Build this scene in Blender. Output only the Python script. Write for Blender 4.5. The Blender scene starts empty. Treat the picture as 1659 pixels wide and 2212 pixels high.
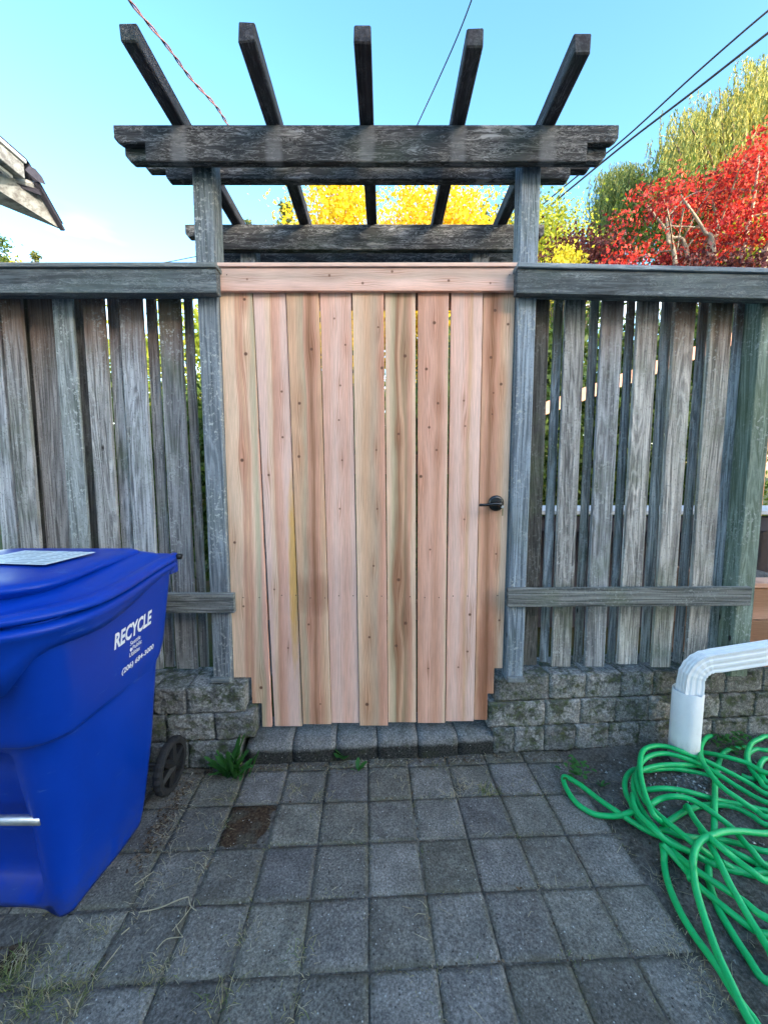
import bpy, bmesh, math, random
import numpy as np
from mathutils import Vector, Matrix, noise as mnoise

# ------------------------------------------------------------------ camera, sky, sun, exposure
SC = bpy.context.scene
COL = SC.collection
R = math.radians
CAM_H, PITCH, FPX = 1.27, R(5.3), 831.0          # measured from the photograph on a 1659 x 2212 frame
cam_d = bpy.data.cameras.new("camera")
cam_d.sensor_fit = 'HORIZONTAL'; cam_d.sensor_width = 36.0; cam_d.lens = FPX / 1659.0 * 36.0
cam_d.clip_start = 0.02; cam_d.clip_end = 2000.0
cam = bpy.data.objects.new("camera", cam_d); COL.objects.link(cam)
cam.location = (0, 0, CAM_H); cam.rotation_euler = (R(90) - PITCH, 0, 0)
SC.camera = cam

SUN_EL, SUN_AZ = R(18.5), R(143)                     # low sun behind the viewer's right shoulder (azimuth from +Y towards +X)
sun_vec = Vector((math.sin(SUN_AZ) * math.cos(SUN_EL), math.cos(SUN_AZ) * math.cos(SUN_EL), math.sin(SUN_EL)))
W = bpy.data.worlds.new("World"); SC.world = W; W.use_nodes = True
wt = W.node_tree; wt.nodes.clear()
w_out = wt.nodes.new('ShaderNodeOutputWorld'); w_bg = wt.nodes.new('ShaderNodeBackground')
w_sky = wt.nodes.new('ShaderNodeTexSky'); w_sky.sky_type = 'NISHITA'; w_sky.sun_disc = False
w_sky.sun_elevation = SUN_EL; w_sky.sun_rotation = SUN_AZ
w_sky.air_density = 1.25; w_sky.dust_density = 1.6; w_sky.ozone_density = 1.5; w_sky.altitude = 50
w_gam = wt.nodes.new('ShaderNodeGamma'); w_gam.inputs[1].default_value = 1.3
w_hsv = wt.nodes.new('ShaderNodeHueSaturation'); w_hsv.inputs['Saturation'].default_value = 1.12
w_hsv.inputs['Hue'].default_value = 0.492
wt.links.new(w_sky.outputs[0], w_gam.inputs[0]); wt.links.new(w_gam.outputs[0], w_hsv.inputs['Color'])
# thin low cloud drifting above the horizon
w_co = wt.nodes.new('ShaderNodeTexCoord'); w_map = wt.nodes.new('ShaderNodeMapping'); w_map.inputs['Scale'].default_value = (1.5, 1.5, 4.5)
w_map.inputs['Location'].default_value = (0.35, 0.1, 0.2)
w_no = wt.nodes.new('ShaderNodeTexNoise'); w_no.inputs['Scale'].default_value = 1.6; w_no.inputs['Detail'].default_value = 5
w_rp = wt.nodes.new('ShaderNodeValToRGB'); w_rp.color_ramp.elements[0].position = 0.46; w_rp.color_ramp.elements[1].position = 0.66
w_rp.color_ramp.elements[1].color = (0.75, 0.75, 0.75, 1)
w_mx = wt.nodes.new('ShaderNodeMix'); w_mx.data_type = 'RGBA'; w_mx.inputs['B'].default_value = (9.0, 9.2, 9.6, 1)
w_mx.inputs[7].default_value = (9.0, 9.2, 9.6, 1)
w_sp = wt.nodes.new('ShaderNodeSeparateXYZ'); w_mr = wt.nodes.new('ShaderNodeMapRange')
w_mr.inputs[1].default_value = 0.47; w_mr.inputs[2].default_value = 0.34
w_mul = wt.nodes.new('ShaderNodeMath'); w_mul.operation = 'MULTIPLY'
wt.links.new(w_co.outputs['Generated'], w_map.inputs[0]); wt.links.new(w_map.outputs[0], w_no.inputs[0])
wt.links.new(w_no.outputs[0], w_rp.inputs[0]); wt.links.new(w_co.outputs['Generated'], w_sp.inputs[0])
wt.links.new(w_sp.outputs[2], w_mr.inputs[0]); wt.links.new(w_rp.outputs[0], w_mul.inputs[0]); wt.links.new(w_mr.outputs[0], w_mul.inputs[1])
wt.links.new(w_mul.outputs[0], w_mx.inputs[0]); wt.links.new(w_hsv.outputs[0], w_mx.inputs[6])
wt.links.new(w_mx.outputs[2], w_bg.inputs[0]); wt.links.new(w_bg.outputs[0], w_out.inputs[0])
w_bg.inputs[1].default_value = 0.125

sun_d = bpy.data.lights.new("sun", 'SUN'); sun_d.energy = 2.0; sun_d.angle = R(0.53); sun_d.color = (1.0, 0.9, 0.76)
sun = bpy.data.objects.new("sun", sun_d); COL.objects.link(sun)
sun.rotation_euler = sun_vec.to_track_quat('Z', 'Y').to_euler()
SC.view_settings.view_transform = 'Standard'; SC.view_settings.look = 'None'
SC.view_settings.exposure = 2.2; SC.view_settings.gamma = 1.0; SC.view_settings.use_curve_mapping = False
SC.render.engine = 'CYCLES'
SC.cycles.use_denoising = True
SC.cycles.adaptive_threshold = 0.025
SC.cycles.max_bounces = 5; SC.cycles.transparent_max_bounces = 6

# ------------------------------------------------------------------ helpers
_s, _c = math.sin(PITCH), math.cos(PITCH)
def ray(x, y):
    v = y - 1106.0
    return (x - 829.5, FPX * _c - v * _s, -(FPX * _s + v * _c))
def P(x, y, Y):
    """a point seen at (x, y) in the 1659-wide photograph that stands on the upright plane at depth Y"""
    d = ray(x, y); t = Y / d[1]
    return Vector((d[0] * t, Y, CAM_H + d[2] * t))
def G(x, y, z=0.0):
    """a point seen at (x, y) that lies on the level plane at height z"""
    d = ray(x, y); t = (z - CAM_H) / d[2]
    return Vector((d[0] * t, d[1] * t, z))

def link(o, parent=None):
    COL.objects.link(o)
    if parent is not None: o.parent = parent
    return o
def thing(name, label, cat, loc=(0, 0, 0), group=None, kind=None):
    o = bpy.data.objects.new(name, None); COL.objects.link(o); o.location = loc
    o.empty_display_size = 0.1
    return tag(o, label, cat, group, kind)
def tag(o, label=None, cat=None, group=None, kind=None):
    if label: o['label'] = label
    if cat: o['category'] = cat
    if group: o['group'] = group
    if kind: o['kind'] = kind
    return o
def mesh_obj(name, me, mat=None, parent=None, loc=(0, 0, 0), rot=(0, 0, 0)):
    """loc is in world space; the parents used here are never rotated"""
    o = bpy.data.objects.new(name, me)
    if mat is not None and not me.materials: me.materials.append(mat)
    link(o, parent)
    L = Vector(loc)
    p = parent
    while p is not None:
        L = L - p.location; p = p.parent
    o.location = L; o.rotation_euler = rot
    return o
def me_from(name, verts, faces, smooth=False):
    me = bpy.data.meshes.new(name); me.from_pydata([tuple(v) for v in verts], [], faces); me.update()
    if smooth: me.polygons.foreach_set('use_smooth', [True] * len(me.polygons))
    return me
def bm_me(bm, name, smooth=False):
    me = bpy.data.meshes.new(name); bm.normal_update(); bm.to_mesh(me); bm.free()
    if smooth: me.polygons.foreach_set('use_smooth', [True] * len(me.polygons))
    return me
def box_me(name, sx, sy, sz, bev=0.003, jit=0.0, lean=0.0, seed=0, taper=0.0, seg=1):
    """bevelled board; origin at the middle of its bottom"""
    rnd = random.Random(seed)
    bm = bmesh.new(); bmesh.ops.create_cube(bm, size=1.0)
    for v in bm.verts:
        top = v.co.z > 0
        x = v.co.x * (sx + (taper if top else 0)); v.co = Vector((x, v.co.y * sy, (v.co.z + .5) * sz))
        v.co += Vector((rnd.uniform(-jit, jit), rnd.uniform(-jit, jit) * .4, rnd.uniform(-jit, jit)))
        if top: v.co.x += lean
    if bev > 0:
        bmesh.ops.bevel(bm, geom=list(bm.edges), offset=bev, segments=seg, affect='EDGES', profile=0.5)
    return bm_me(bm, name)
def bar_me(name, a, b, w, h, bev=0.002):
    """square bar from a to b (world), mesh local to a"""
    a, b = Vector(a), Vector(b); d = b - a; L = d.length
    q = d.to_track_quat('Z', 'Y'); 
    bm = bmesh.new(); bmesh.ops.create_cube(bm, size=1.0)
    for v in bm.verts: v.co = Vector((v.co.x * w, v.co.y * h, (v.co.z + .5) * L))
    if bev: bmesh.ops.bevel(bm, geom=list(bm.edges), offset=bev, segments=1, affect='EDGES')
    bmesh.ops.transform(bm, matrix=q.to_matrix().to_4x4(), verts=bm.verts)
    return bm_me(bm, name)
def prism_me(name, poly, depth, bev=0.002):
    """outline poly [(x, z)] extruded from y=0 to y=depth"""
    bm = bmesh.new()
    vs = [bm.verts.new((x, 0, z)) for x, z in poly]
    f = bm.faces.new(vs)
    r = bmesh.ops.extrude_face_region(bm, geom=[f])
    for v in [e for e in r['geom'] if isinstance(e, bmesh.types.BMVert)]: v.co.y += depth
    bmesh.ops.recalc_face_normals(bm, faces=bm.faces)
    if bev:
        ed = [e for e in bm.edges if e.is_manifold and e.calc_face_angle(0) > 0.5]
        bmesh.ops.bevel(bm, geom=ed, offset=bev, segments=1, affect='EDGES')
    return bm_me(bm, name)
def catmull(pts, n=8):
    pts = [Vector(p) for p in pts]
    q = [pts[0] * 2 - pts[1]] + pts + [pts[-1] * 2 - pts[-2]]
    out = []
    for i in range(1, len(q) - 2):
        p0, p1, p2, p3 = q[i - 1], q[i], q[i + 1], q[i + 2]
        for k in range(n):
            t = k / n
            out.append(.5 * ((2 * p1) + (p2 - p0) * t + (2 * p0 - 5 * p1 + 4 * p2 - p3) * t * t + (3 * p1 - p0 - 3 * p2 + p3) * t ** 3))
    out.append(pts[-1])
    return out
def tube(pts, rad, seg=8, V=None, F=None, cap=True):
    """tapered tube through pts; rad a number or a list; appended to V, F"""
    V = [] if V is None else V; F = [] if F is None else F
    pts = [Vector(p) for p in pts]; n = len(pts)
    rs = rad if isinstance(rad, (list, tuple)) else [rad] * n
    base = len(V); up = Vector((0, 0, 1)); side = None
    for i, p in enumerate(pts):
        d = (pts[min(i + 1, n - 1)] - pts[max(i - 1, 0)])
        d = d.normalized() if d.length > 1e-9 else Vector((0, 0, 1))
        if side is None:
            side = d.cross(up); side = side if side.length > .05 else d.cross(Vector((1, 0, 0)))
        side = (side - d * side.dot(d)).normalized(); b = d.cross(side)
        for k in range(seg):
            a = 2 * math.pi * k / seg
            V.append(p + (side * math.cos(a) + b * math.sin(a)) * rs[i])
    for i in range(n - 1):
        for k in range(seg):
            a = base + i * seg + k; b_ = base + i * seg + (k + 1) % seg
            F.append((a, b_, b_ + seg, a + seg))
    if cap:
        F.append(tuple(base + k for k in range(seg))[::-1]); F.append(tuple(base + (n - 1) * seg + k for k in range(seg)))
    return V, F
def sstep(a, b, x):
    t = min(1, max(0, (x - a) / (b - a))) if a != b else float(x >= a)
    return t * t * (3 - 2 * t)

# ------------------------------------------------------------------ node material helpers
class Gr:
    """small wrapper: every method returns an output socket; numbers or sockets as inputs"""
    def __init__(s, name):
        s.mat = bpy.data.materials.new(name); s.mat.use_nodes = True
        s.t = s.mat.node_tree; s.t.nodes.clear()
        s.out = s.t.nodes.new('ShaderNodeOutputMaterial')
    def n(s, typ, **kw):
        nd = s.t.nodes.new(typ)
        for k, v in kw.items(): setattr(nd, k, v)
        return nd
    def put(s, sock, v):
        if v is None: return
        if isinstance(v, bpy.types.NodeSocket): s.t.links.new(v, sock)
        elif isinstance(v, (tuple, list)):
            v = tuple(v)
            if len(sock.default_value) == 4 and len(v) == 3: v = v + (1,)
            sock.default_value = v
        else: sock.default_value = v
    def math(s, op, a, b=None, c=None, clamp=False):
        nd = s.n('ShaderNodeMath', operation=op, use_clamp=clamp)
        for i, v in enumerate((a, b, c)): s.put(nd.inputs[i], v)
        return nd.outputs[0]
    def add(s, a, b): return s.math('ADD', a, b)
    def mul(s, a, b): return s.math('MULTIPLY', a, b)
    def mix(s, f, a, b, mode='MIX'):
        nd = s.n('ShaderNodeMix', data_type='RGBA', blend_type=mode)
        s.put(nd.inputs[0], f); s.put(nd.inputs[6], a); s.put(nd.inputs[7], b)
        return nd.outputs[2]
    def co(s, which='Object'): return s.n('ShaderNodeTexCoord').outputs[which]
    def rand(s): return s.n('ShaderNodeObjectInfo').outputs['Random']
    def island(s): return s.n('ShaderNodeNewGeometry').outputs['Random Per Island']
    def mapv(s, v, scale=(1, 1, 1), loc=None):
        nd = s.n('ShaderNodeMapping'); s.put(nd.inputs[0], v); s.put(nd.inputs['Scale'], scale)
        if loc is not None: s.put(nd.inputs['Location'], loc)
        return nd.outputs[0]
    def sep(s, v): 
        nd = s.n('ShaderNodeSeparateXYZ'); s.put(nd.inputs[0], v); return nd.outputs
    def comb(s, x, y, z):
        nd = s.n('ShaderNodeCombineXYZ')
        for i, q in enumerate((x, y, z)): s.put(nd.inputs[i], q)
        return nd.outputs[0]
    def vadd(s, a, b):
        nd = s.n('ShaderNodeVectorMath', operation='ADD'); s.put(nd.inputs[0], a); s.put(nd.inputs[1], b); return nd.outputs[0]
    def noise(s, v, scale=5, detail=3, rough=.55, dist=0.0, col=False):
        nd = s.n('ShaderNodeTexNoise'); s.put(nd.inputs['Vector'], v)
        nd.inputs['Scale'].default_value = scale; nd.inputs['Detail'].default_value = detail
        nd.inputs['Roughness'].default_value = rough; nd.inputs['Distortion'].default_value = dist
        return nd.outputs['Color' if col else 0]
    def vor(s, v, scale=5, feature='F1', out='Distance', rnd=1.0):
        nd = s.n('ShaderNodeTexVoronoi', feature=feature); s.put(nd.inputs['Vector'], v)
        nd.inputs['Scale'].default_value = scale; nd.inputs['Randomness'].default_value = rnd
        return nd.outputs[out]
    def ramp(s, f, stops, interp='LINEAR'):
        nd = s.n('ShaderNodeValToRGB'); s.put(nd.inputs[0], f); cr = nd.color_ramp; cr.interpolation = interp
        while len(cr.elements) < len(stops): cr.elements.new(0.5)
        for e, (p, c) in zip(cr.elements, stops):
            e.position = p; c = (c, c, c) if isinstance(c, (int, float)) else c
            e.color = tuple(c) + (1,) if len(c) == 3 else c
        return nd.outputs[0]
    def rng(s, f, a, b, c=0.0, d=1.0):
        nd = s.n('ShaderNodeMapRange'); s.put(nd.inputs[0], f)
        for i, v in enumerate((a, b, c, d)): s.put(nd.inputs[i + 1], v)
        return nd.outputs[0]
    def bump(s, h, strength=.4, dist=.01, normal=None):
        nd = s.n('ShaderNodeBump'); nd.inputs['Strength'].default_value = strength; nd.inputs['Distance'].default_value = dist
        s.put(nd.inputs['Height'], h); s.put(nd.inputs['Normal'], normal); return nd.outputs[0]
    def bsdf(s, col, rough=.7, normal=None, metal=0.0, spec=.3, trans=None, tfac=.35, coat=0.0):
        nd = s.n('ShaderNodeBsdfPrincipled'); s.put(nd.inputs['Base Color'], col); s.put(nd.inputs['Roughness'], rough)
        s.put(nd.inputs['Metallic'], metal); s.put(nd.inputs['Specular IOR Level'], spec); s.put(nd.inputs['Normal'], normal)
        s.put(nd.inputs['Coat Weight'], coat)
        sh = nd.outputs[0]
        if trans is not None:
            tr = s.n('ShaderNodeBsdfTranslucent'); s.put(tr.inputs[0], trans)
            mx = s.n('ShaderNodeMixShader'); mx.inputs[0].default_value = tfac
            s.t.links.new(sh, mx.inputs[1]); s.t.links.new(tr.outputs[0], mx.inputs[2]); sh = mx.outputs[0]
        s.t.links.new(sh, s.out.inputs[0])
        return s.mat

def grain_vec(g, axis, sc_along, sc_across):
    """object coordinates squeezed along the grain, shifted differently for each object"""
    sc = [sc_across] * 3; sc['xyz'.index(axis)] = sc_along
    r = g.rand(); off = g.comb(g.mul(r, 37.0), g.mul(r, 91.0), g.mul(r, 53.0))
    return g.vadd(g.mapv(g.co(), sc), off)

def mat_grey_wood(name, axis='z', light=(.30, .33, .35), dark=(.075, .085, .095), green=.5, brown=0.0, height=1.7, lichen=.4):
    """weathered fence wood: grey with raised grain, algae, lichen; brown where a rail sheltered it"""
    g = Gr(name); r = g.rand()
    gv = grain_vec(g, axis, 2.2, 75); fine = g.noise(gv, 1.0, 7, .75, .4)
    gv2 = grain_vec(g, axis, .8, 11); broad = g.noise(gv2, 1.0, 3, .5, 1.2)
    rings = g.math('SINE', g.mul(broad, 62.0)); rings = g.rng(rings, -1, 1)
    rings = g.math('POWER', rings, 2.0); f = g.add(g.mul(g.rng(fine, .25, .75), .62), g.mul(rings, .16))
    col = g.ramp(f, [(.20, dark), (.40, tuple((a * .45 + b * .55) for a, b in zip(dark, light))), (.60, light)])
    tone = g.rng(r, 0, 1, .55, 1.2); col = g.mix(1.0, col, g.comb(tone, tone, tone), 'MULTIPLY')
    hue = g.mix(g.math('FRACT', g.mul(r, 7.31)), (.95, .99, 1.06), (1.06, 1.0, .93)); col = g.mix(1.0, col, hue, 'MULTIPLY')
    if brown > 0:
        z = g.sep(g.co())[2]; zz = g.add(z, g.mul(g.noise(grain_vec(g, axis, 2.5, 30), 1, 3), .34))
        m = g.rng(zz, height * .98, height * 1.14); m = g.mul(m, g.rng(g.math('FRACT', g.mul(r, 5.7)), .15, .5)); m = g.mul(m, brown)
        col = g.mix(m, col, g.mix(fine, (.035, .018, .012), (.26, .15, .09)))
    if green > 0:
        pn = g.noise(g.vadd(g.co(), g.comb(g.mul(r, 9), 0, g.mul(r, 17))), 3.2, 4, .6)
        m = g.mul(g.rng(pn, .5, .72), green); col = g.mix(m, col, g.mix(fine, (.035, .055, .025), (.17, .22, .12)))
    if lichen > 0:
        ln = g.noise(g.vadd(g.co(), g.comb(g.mul(r, 19), 0, g.mul(r, 7))), 75, 3, .7); la = g.noise(g.vadd(g.co(), g.comb(0, 0, g.mul(r, 23))), 5, 3)
        m = g.math('MINIMUM', g.mul(g.mul(g.rng(ln, .56, .62), g.rng(la, .42, .62)), lichen), 1.0); col = g.mix(m, col, (.44, .47, .45))
        sp_ = g.rng(g.noise(g.vadd(g.mapv(g.co(), (1, 1, .6)), g.comb(g.mul(r, 29), 0, g.mul(r, 3))), 190, 2, .6), .40, .33); col = g.mix(g.mul(sp_, .6), col, dark)
    # knots
    ks = [2.2, 2.2, 2.2]; kk = g.vor(g.vadd(g.mapv(g.co(), [q if 'xyz'[i] != axis else 1.1 for i, q in enumerate(ks)]), g.comb(g.mul(r, 31), g.mul(r, 3), g.mul(r, 13))), 3.0)
    kr = g.math('POWER', g.rng(g.math('SINE', g.mul(kk, 260.0)), -1, 1), 2); col = g.mix(g.mul(g.mul(g.rng(kk, .16, .05), kr), .5), col, dark)
    col = g.mix(g.rng(kk, .060, .035), col, (.03, .027, .025))
    bmp = g.bump(g.add(f, g.mul(kk, .2)), .8, .005)
    return g.bsdf(col, .85, bmp, spec=.15)

def mat_beam(name, axis='x', base=(.022, .023, .025), fleck=(.30, .31, .31), amount=.5, pale_at=()):
    """old dark-stained wood whose stain has flaked away in pale worm-like bits"""
    g = Gr(name)
    gv = grain_vec(g, axis, 3.5, 70); fine = g.noise(gv, 1, 6, .72, .3); crack = g.rng(g.noise(grain_vec(g, axis, 1.2, 34), 1, 4, .6, .2), .36, .31)
    pv = grain_vec(g, axis, 9, 40); fl = g.noise(pv, 1.0, 6, .72, .9)
    ridge = g.math('ABSOLUTE', g.math('SUBTRACT', fl, .5))                   # thin curling edges of flaked stain
    ar = g.noise(grain_vec(g, axis, 4, 9), 1, 4, .65)
    worm = g.mul(g.rng(ridge, .026, .010), g.rng(ar, .50 - .09 * amount, .62 - .09 * amount))
    ptc = g.rng(g.add(fl, g.mul(g.math('SUBTRACT', ar, .5), .6)), .70 - .06 * amount, .76 - .06 * amount)
    m = g.mul(g.math('MAXIMUM', g.mul(worm, .7), ptc), g.rng(fine, .3, .55))
    wet = g.rng(ar, .35, .68)
    col = g.mix(wet, base, tuple(q * 2.2 for q in base)); col = g.mix(g.rng(fine, .42, .72), col, tuple(q * 4.2 for q in base)); col = g.mix(g.mul(crack, .8), col, tuple(q * .35 for q in base))
    col = g.mix(g.mul(m, .85), col, g.mix(fine, tuple(q * .45 for q in fleck), fleck))
    gm = g.noise(grain_vec(g, axis, 3, 5), 1, 3); col = g.mix(g.mul(g.rng(gm, .5, .68), .4), col, tuple(q * 2.2 + d for q, d in zip(base, (.0, .022, .0))))
    for bx in pale_at:                                                          # pale greyish patch on the face below each rafter
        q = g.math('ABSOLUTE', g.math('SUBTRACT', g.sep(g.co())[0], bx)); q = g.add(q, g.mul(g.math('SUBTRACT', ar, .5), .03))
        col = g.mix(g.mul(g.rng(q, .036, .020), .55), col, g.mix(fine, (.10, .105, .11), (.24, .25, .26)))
    return g.bsdf(col, .8, g.bump(g.add(fine, g.mul(m, .6)), .6, .004), spec=.2)

PALE, PINK, ROSE, BROWN, TAN, DARKB, LAV, YEL = ((.82, .60, .43), (.79, .48, .37), (.66, .36, .245), (.38, .195, .11), (.71, .45, .29), (.20, .11, .06), (.83, .59, .50), (.55, .36, .10))
def mat_cedar(name, stops, knots=(), w=.13, axis='z', seed=0.0, warp=.10, patches=(), mid=0.0):
    """fresh cedar board: heart and sap bands across the width, grain that flows round the knots.
    knots: (u, v, radius, darkness), u and v in metres on the board's face; patches: (u, v, ru, rv, colour, amount)"""
    g = Gr(name); o = g.sep(g.co()); x, z = (o[0], o[2]) if axis == 'z' else (g.math('SUBTRACT', o[2], mid), o[0])
    u = x
    dark = None; core = None
    for (ku, kv, r, dk) in knots:
        dx = g.math('SUBTRACT', x, ku); dz = g.math('SUBTRACT', z, kv)
        q = g.add(g.math('POWER', g.mul(dx, 1 / (r * 4.2)), 2), g.math('POWER', g.mul(dz, 1 / (r * 16)), 2))
        e = g.math('EXPONENT', g.mul(q, -1.0))
        u = g.math('SUBTRACT', u, g.mul(g.mul(dx, e), .75))
        c = g.add(g.math('POWER', g.mul(dx, 1 / r), 2), g.math('POWER', g.mul(dz, 1 / r), 2))
        c = g.mul(g.rng(c, 1.7, .5), dk); core = c if core is None else g.math('MAXIMUM', core, c)
        ee = g.mul(e, .40 * dk); dark = ee if dark is None else g.math('MAXIMUM', dark, ee)
    sway = g.noise(g.comb(seed, 0.0, g.mul(z, 1.0)), 1.5, 2, .5)
    un = g.add(g.add(g.mul(u, 1 / w), .5), g.mul(g.math('SUBTRACT', sway, .5), warp * 2.4))
    wob = g.noise(g.comb(g.mul(u, 34.0), seed + 5.0, g.mul(z, 1.5)), 1, 3, .6)
    un2 = g.add(un, g.mul(g.math('SUBTRACT', wob, .5), .30))
    col = g.ramp(un2, stops)
    # annual rings as fine lines along the board
    ph = g.add(g.mul(un, 150.0), g.mul(g.noise(g.comb(g.mul(u, 16.0), seed + 9, g.mul(z, .9)), 1, 2), 34.0))
    ring = g.rng(g.math('SINE', ph), -1, 1); ring = g.math('POWER', ring, 3.0)
    col = g.mix(g.mul(ring, .6), col, g.mix(1.0, col, (.58, .44, .34), 'MULTIPLY'))
    fib = g.noise(g.comb(g.mul(u, 330.0), seed, g.mul(z, 9.0)), 1, 4, .7)
    t = g.rng(fib, .3, .7, .76, 1.14); col = g.mix(1.0, col, g.comb(t, t, t), 'MULTIPLY')
    blot = g.noise(g.comb(g.mul(x, 7.0), seed + 3, g.mul(z, 2.3)), 1, 3, .6)
    t2 = g.rng(blot, .3, .7, .88, 1.08); col = g.mix(1.0, col, g.comb(t2, t2, t2), 'MULTIPLY')
    for (pu, pv, ru, rv, pc, pa) in patches:
        q = g.add(g.math('POWER', g.mul(g.math('SUBTRACT', x, pu), 1 / ru), 2), g.math('POWER', g.mul(g.math('SUBTRACT', z, pv), 1 / rv), 2))
        q = g.add(q, g.mul(g.math('SUBTRACT', g.noise(g.comb(g.mul(x, 60.0), 0, g.mul(z, 14.0)), 1, 3), .5), 1.2))
        col = g.mix(g.mul(g.rng(q, 1.5, .3), pa), col, g.mix(1.0, col, pc, 'MULTIPLY'))
    if dark is not None:
        col = g.mix(dark, col, g.mix(1.0, col, (.62, .42, .30), 'MULTIPLY'))
        col = g.mix(core, col, (.15, .07, .042))
    return g.bsdf(col, .62, g.bump(g.add(g.mul(ring, .4), fib), .18, .002), spec=.25)

def mat_paver():
    g = Gr('paver_concrete'); r = g.rand(); off = g.comb(g.mul(r, 40), g.mul(r, 71), g.mul(r, 13)); v = g.vadd(g.co(), off)
    ag = g.noise(v, 150, 3, .75); sp = g.vor(v, 95); spc = g.vor(v, 95, out='Color'); spk = g.sep(spc)[0]
    col = g.ramp(ag, [(.32, (.073, .067, .060)), (.5, (.158, .146, .133)), (.68, (.28, .262, .238))])
    t = g.rng(r, 0, 1, .70, 1.2); wr_ = g.rng(g.math('FRACT', g.mul(r, 9.7)), 0, 1, .90, 1.04); col = g.mix(1.0, col, g.comb(t, g.mul(t, .995), g.mul(t, wr_)), 'MULTIPLY')
    lum = g.noise(v, 11, 5, .7); t2 = g.rng(lum, .3, .7, .62, 1.32); col = g.mix(1.0, col, g.comb(t2, t2, t2), 'MULTIPLY')
    pebble = g.mul(g.rng(sp, .24, .12), g.math('GREATER_THAN', spk, .80)); col = g.mix(g.mul(pebble, .8), col, g.mix(g.sep(spc)[1], (.20, .20, .19), (.62, .62, .58)))
    pit = g.mul(g.rng(sp, .26, .16), g.math('LESS_THAN', spk, .2)); col = g.mix(g.mul(pit, .75), col, (.014, .014, .015))
    # moss creeping in from the joints and thick near the wall
    wco = g.n('ShaderNodeNewGeometry').outputs['Position']; wy = g.sep(wco)
    o = g.sep(g.co()); ex = g.math('MAXIMUM', g.math('ABSOLUTE', o[0]), g.math('ABSOLUTE', o[1]))
    mo = g.noise(g.mapv(wco, (1, 1, 1)), 5.5, 5, .7); mf = g.noise(wco, 60, 3, .7)
    em = g.mul(g.rng(g.add(ex, g.mul(mf, .030)), .082, .104), g.rng(mo, .36, .58))
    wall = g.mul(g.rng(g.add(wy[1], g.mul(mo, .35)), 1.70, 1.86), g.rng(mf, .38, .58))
    col = g.mix(g.mul(em, .65), col, g.mix(mf, (.035, .031, .020), (.13, .12, .06)))
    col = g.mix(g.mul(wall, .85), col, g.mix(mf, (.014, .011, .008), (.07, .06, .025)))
    dn = g.noise(wco, 2.6, 5, .68); df = g.noise(wco, 26, 4, .7); dirt = g.mul(g.rng(dn, .47, .64), g.rng(df, .35, .6))
    col = g.mix(g.mul(dirt, .65), col, g.mix(ag, (.035, .030, .023), (.15, .13, .10)))
    h = g.add(ag, g.add(g.mul(pebble, .5), g.mul(pit, -.9)))
    return g.bsdf(col, .9, g.bump(h, .7, .004), spec=.2)

def mat_moss_paver():
    g = Gr('moss_covered_paver'); v = g.n('ShaderNodeNewGeometry').outputs['Position']
    a = g.noise(v, 120, 4, .7); b = g.noise(v, 14, 3, .6)
    col = g.ramp(a, [(.3, (.014, .009, .006)), (.52, (.060, .036, .023)), (.72, (.13, .095, .05))])
    col = g.mix(g.rng(b, .48, .62), col, g.ramp(a, [(.3, (.03, .026, .018)), (.7, (.12, .10, .075))]))
    sp = g.vor(v, 90); col = g.mix(g.mul(g.rng(sp, .2, .1), g.math('GREATER_THAN', g.sep(g.vor(v, 90, out='Color'))[0], .88)), col, (.5, .5, .46))
    return g.bsdf(col, .95, g.bump(a, .9, .008), spec=.1)

def mat_block(name='split_face_block', mosst=1.0):
    g = Gr(name); r = g.rand(); off = g.comb(g.mul(r, 40), g.mul(r, 71), g.mul(r, 13)); v = g.vadd(g.co(), off)
    a = g.noise(v, 95, 6, .8); b = g.noise(v, 15, 5, .7); c = g.noise(v, 36, 5, .75)
    col = g.ramp(a, [(.28, (.06, .06, .058)), (.48, (.20, .20, .195)), (.66, (.50, .50, .48))])
    t = g.rng(r, 0, 1, .65, 1.15); col = g.mix(1.0, col, g.comb(t, t, t), 'MULTIPLY')
    up = g.sep(g.n('ShaderNodeNewGeometry').outputs['Normal'])[2]
    oz = g.sep(g.co())[2]
    blk = g.rng(g.add(b, g.mul(oz, .9)), .57, .68); col = g.mix(g.mul(blk, .8), col, g.mix(a, (.008, .009, .009), (.06, .065, .06)))
    ms = g.mul(g.rng(c, .44, .6), g.rng(b, .42, .58)); col = g.mix(g.mul(ms, .9 * mosst), col, g.mix(a, (.022, .030, .012), (.13, .165, .07)))
    wh = g.mul(g.rng(c, .40, .30), g.rng(a, .45, .65)); col = g.mix(g.mul(wh, .7), col, (.44, .47, .48))
    pit = g.rng(g.vor(v, 120), .18, .05); col = g.mix(g.mul(pit, .5), col, (.012, .012, .012))
    return g.bsdf(col, .92, g.bump(g.add(a, g.mul(c, .8)), .85, .008), spec=.2)

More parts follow.
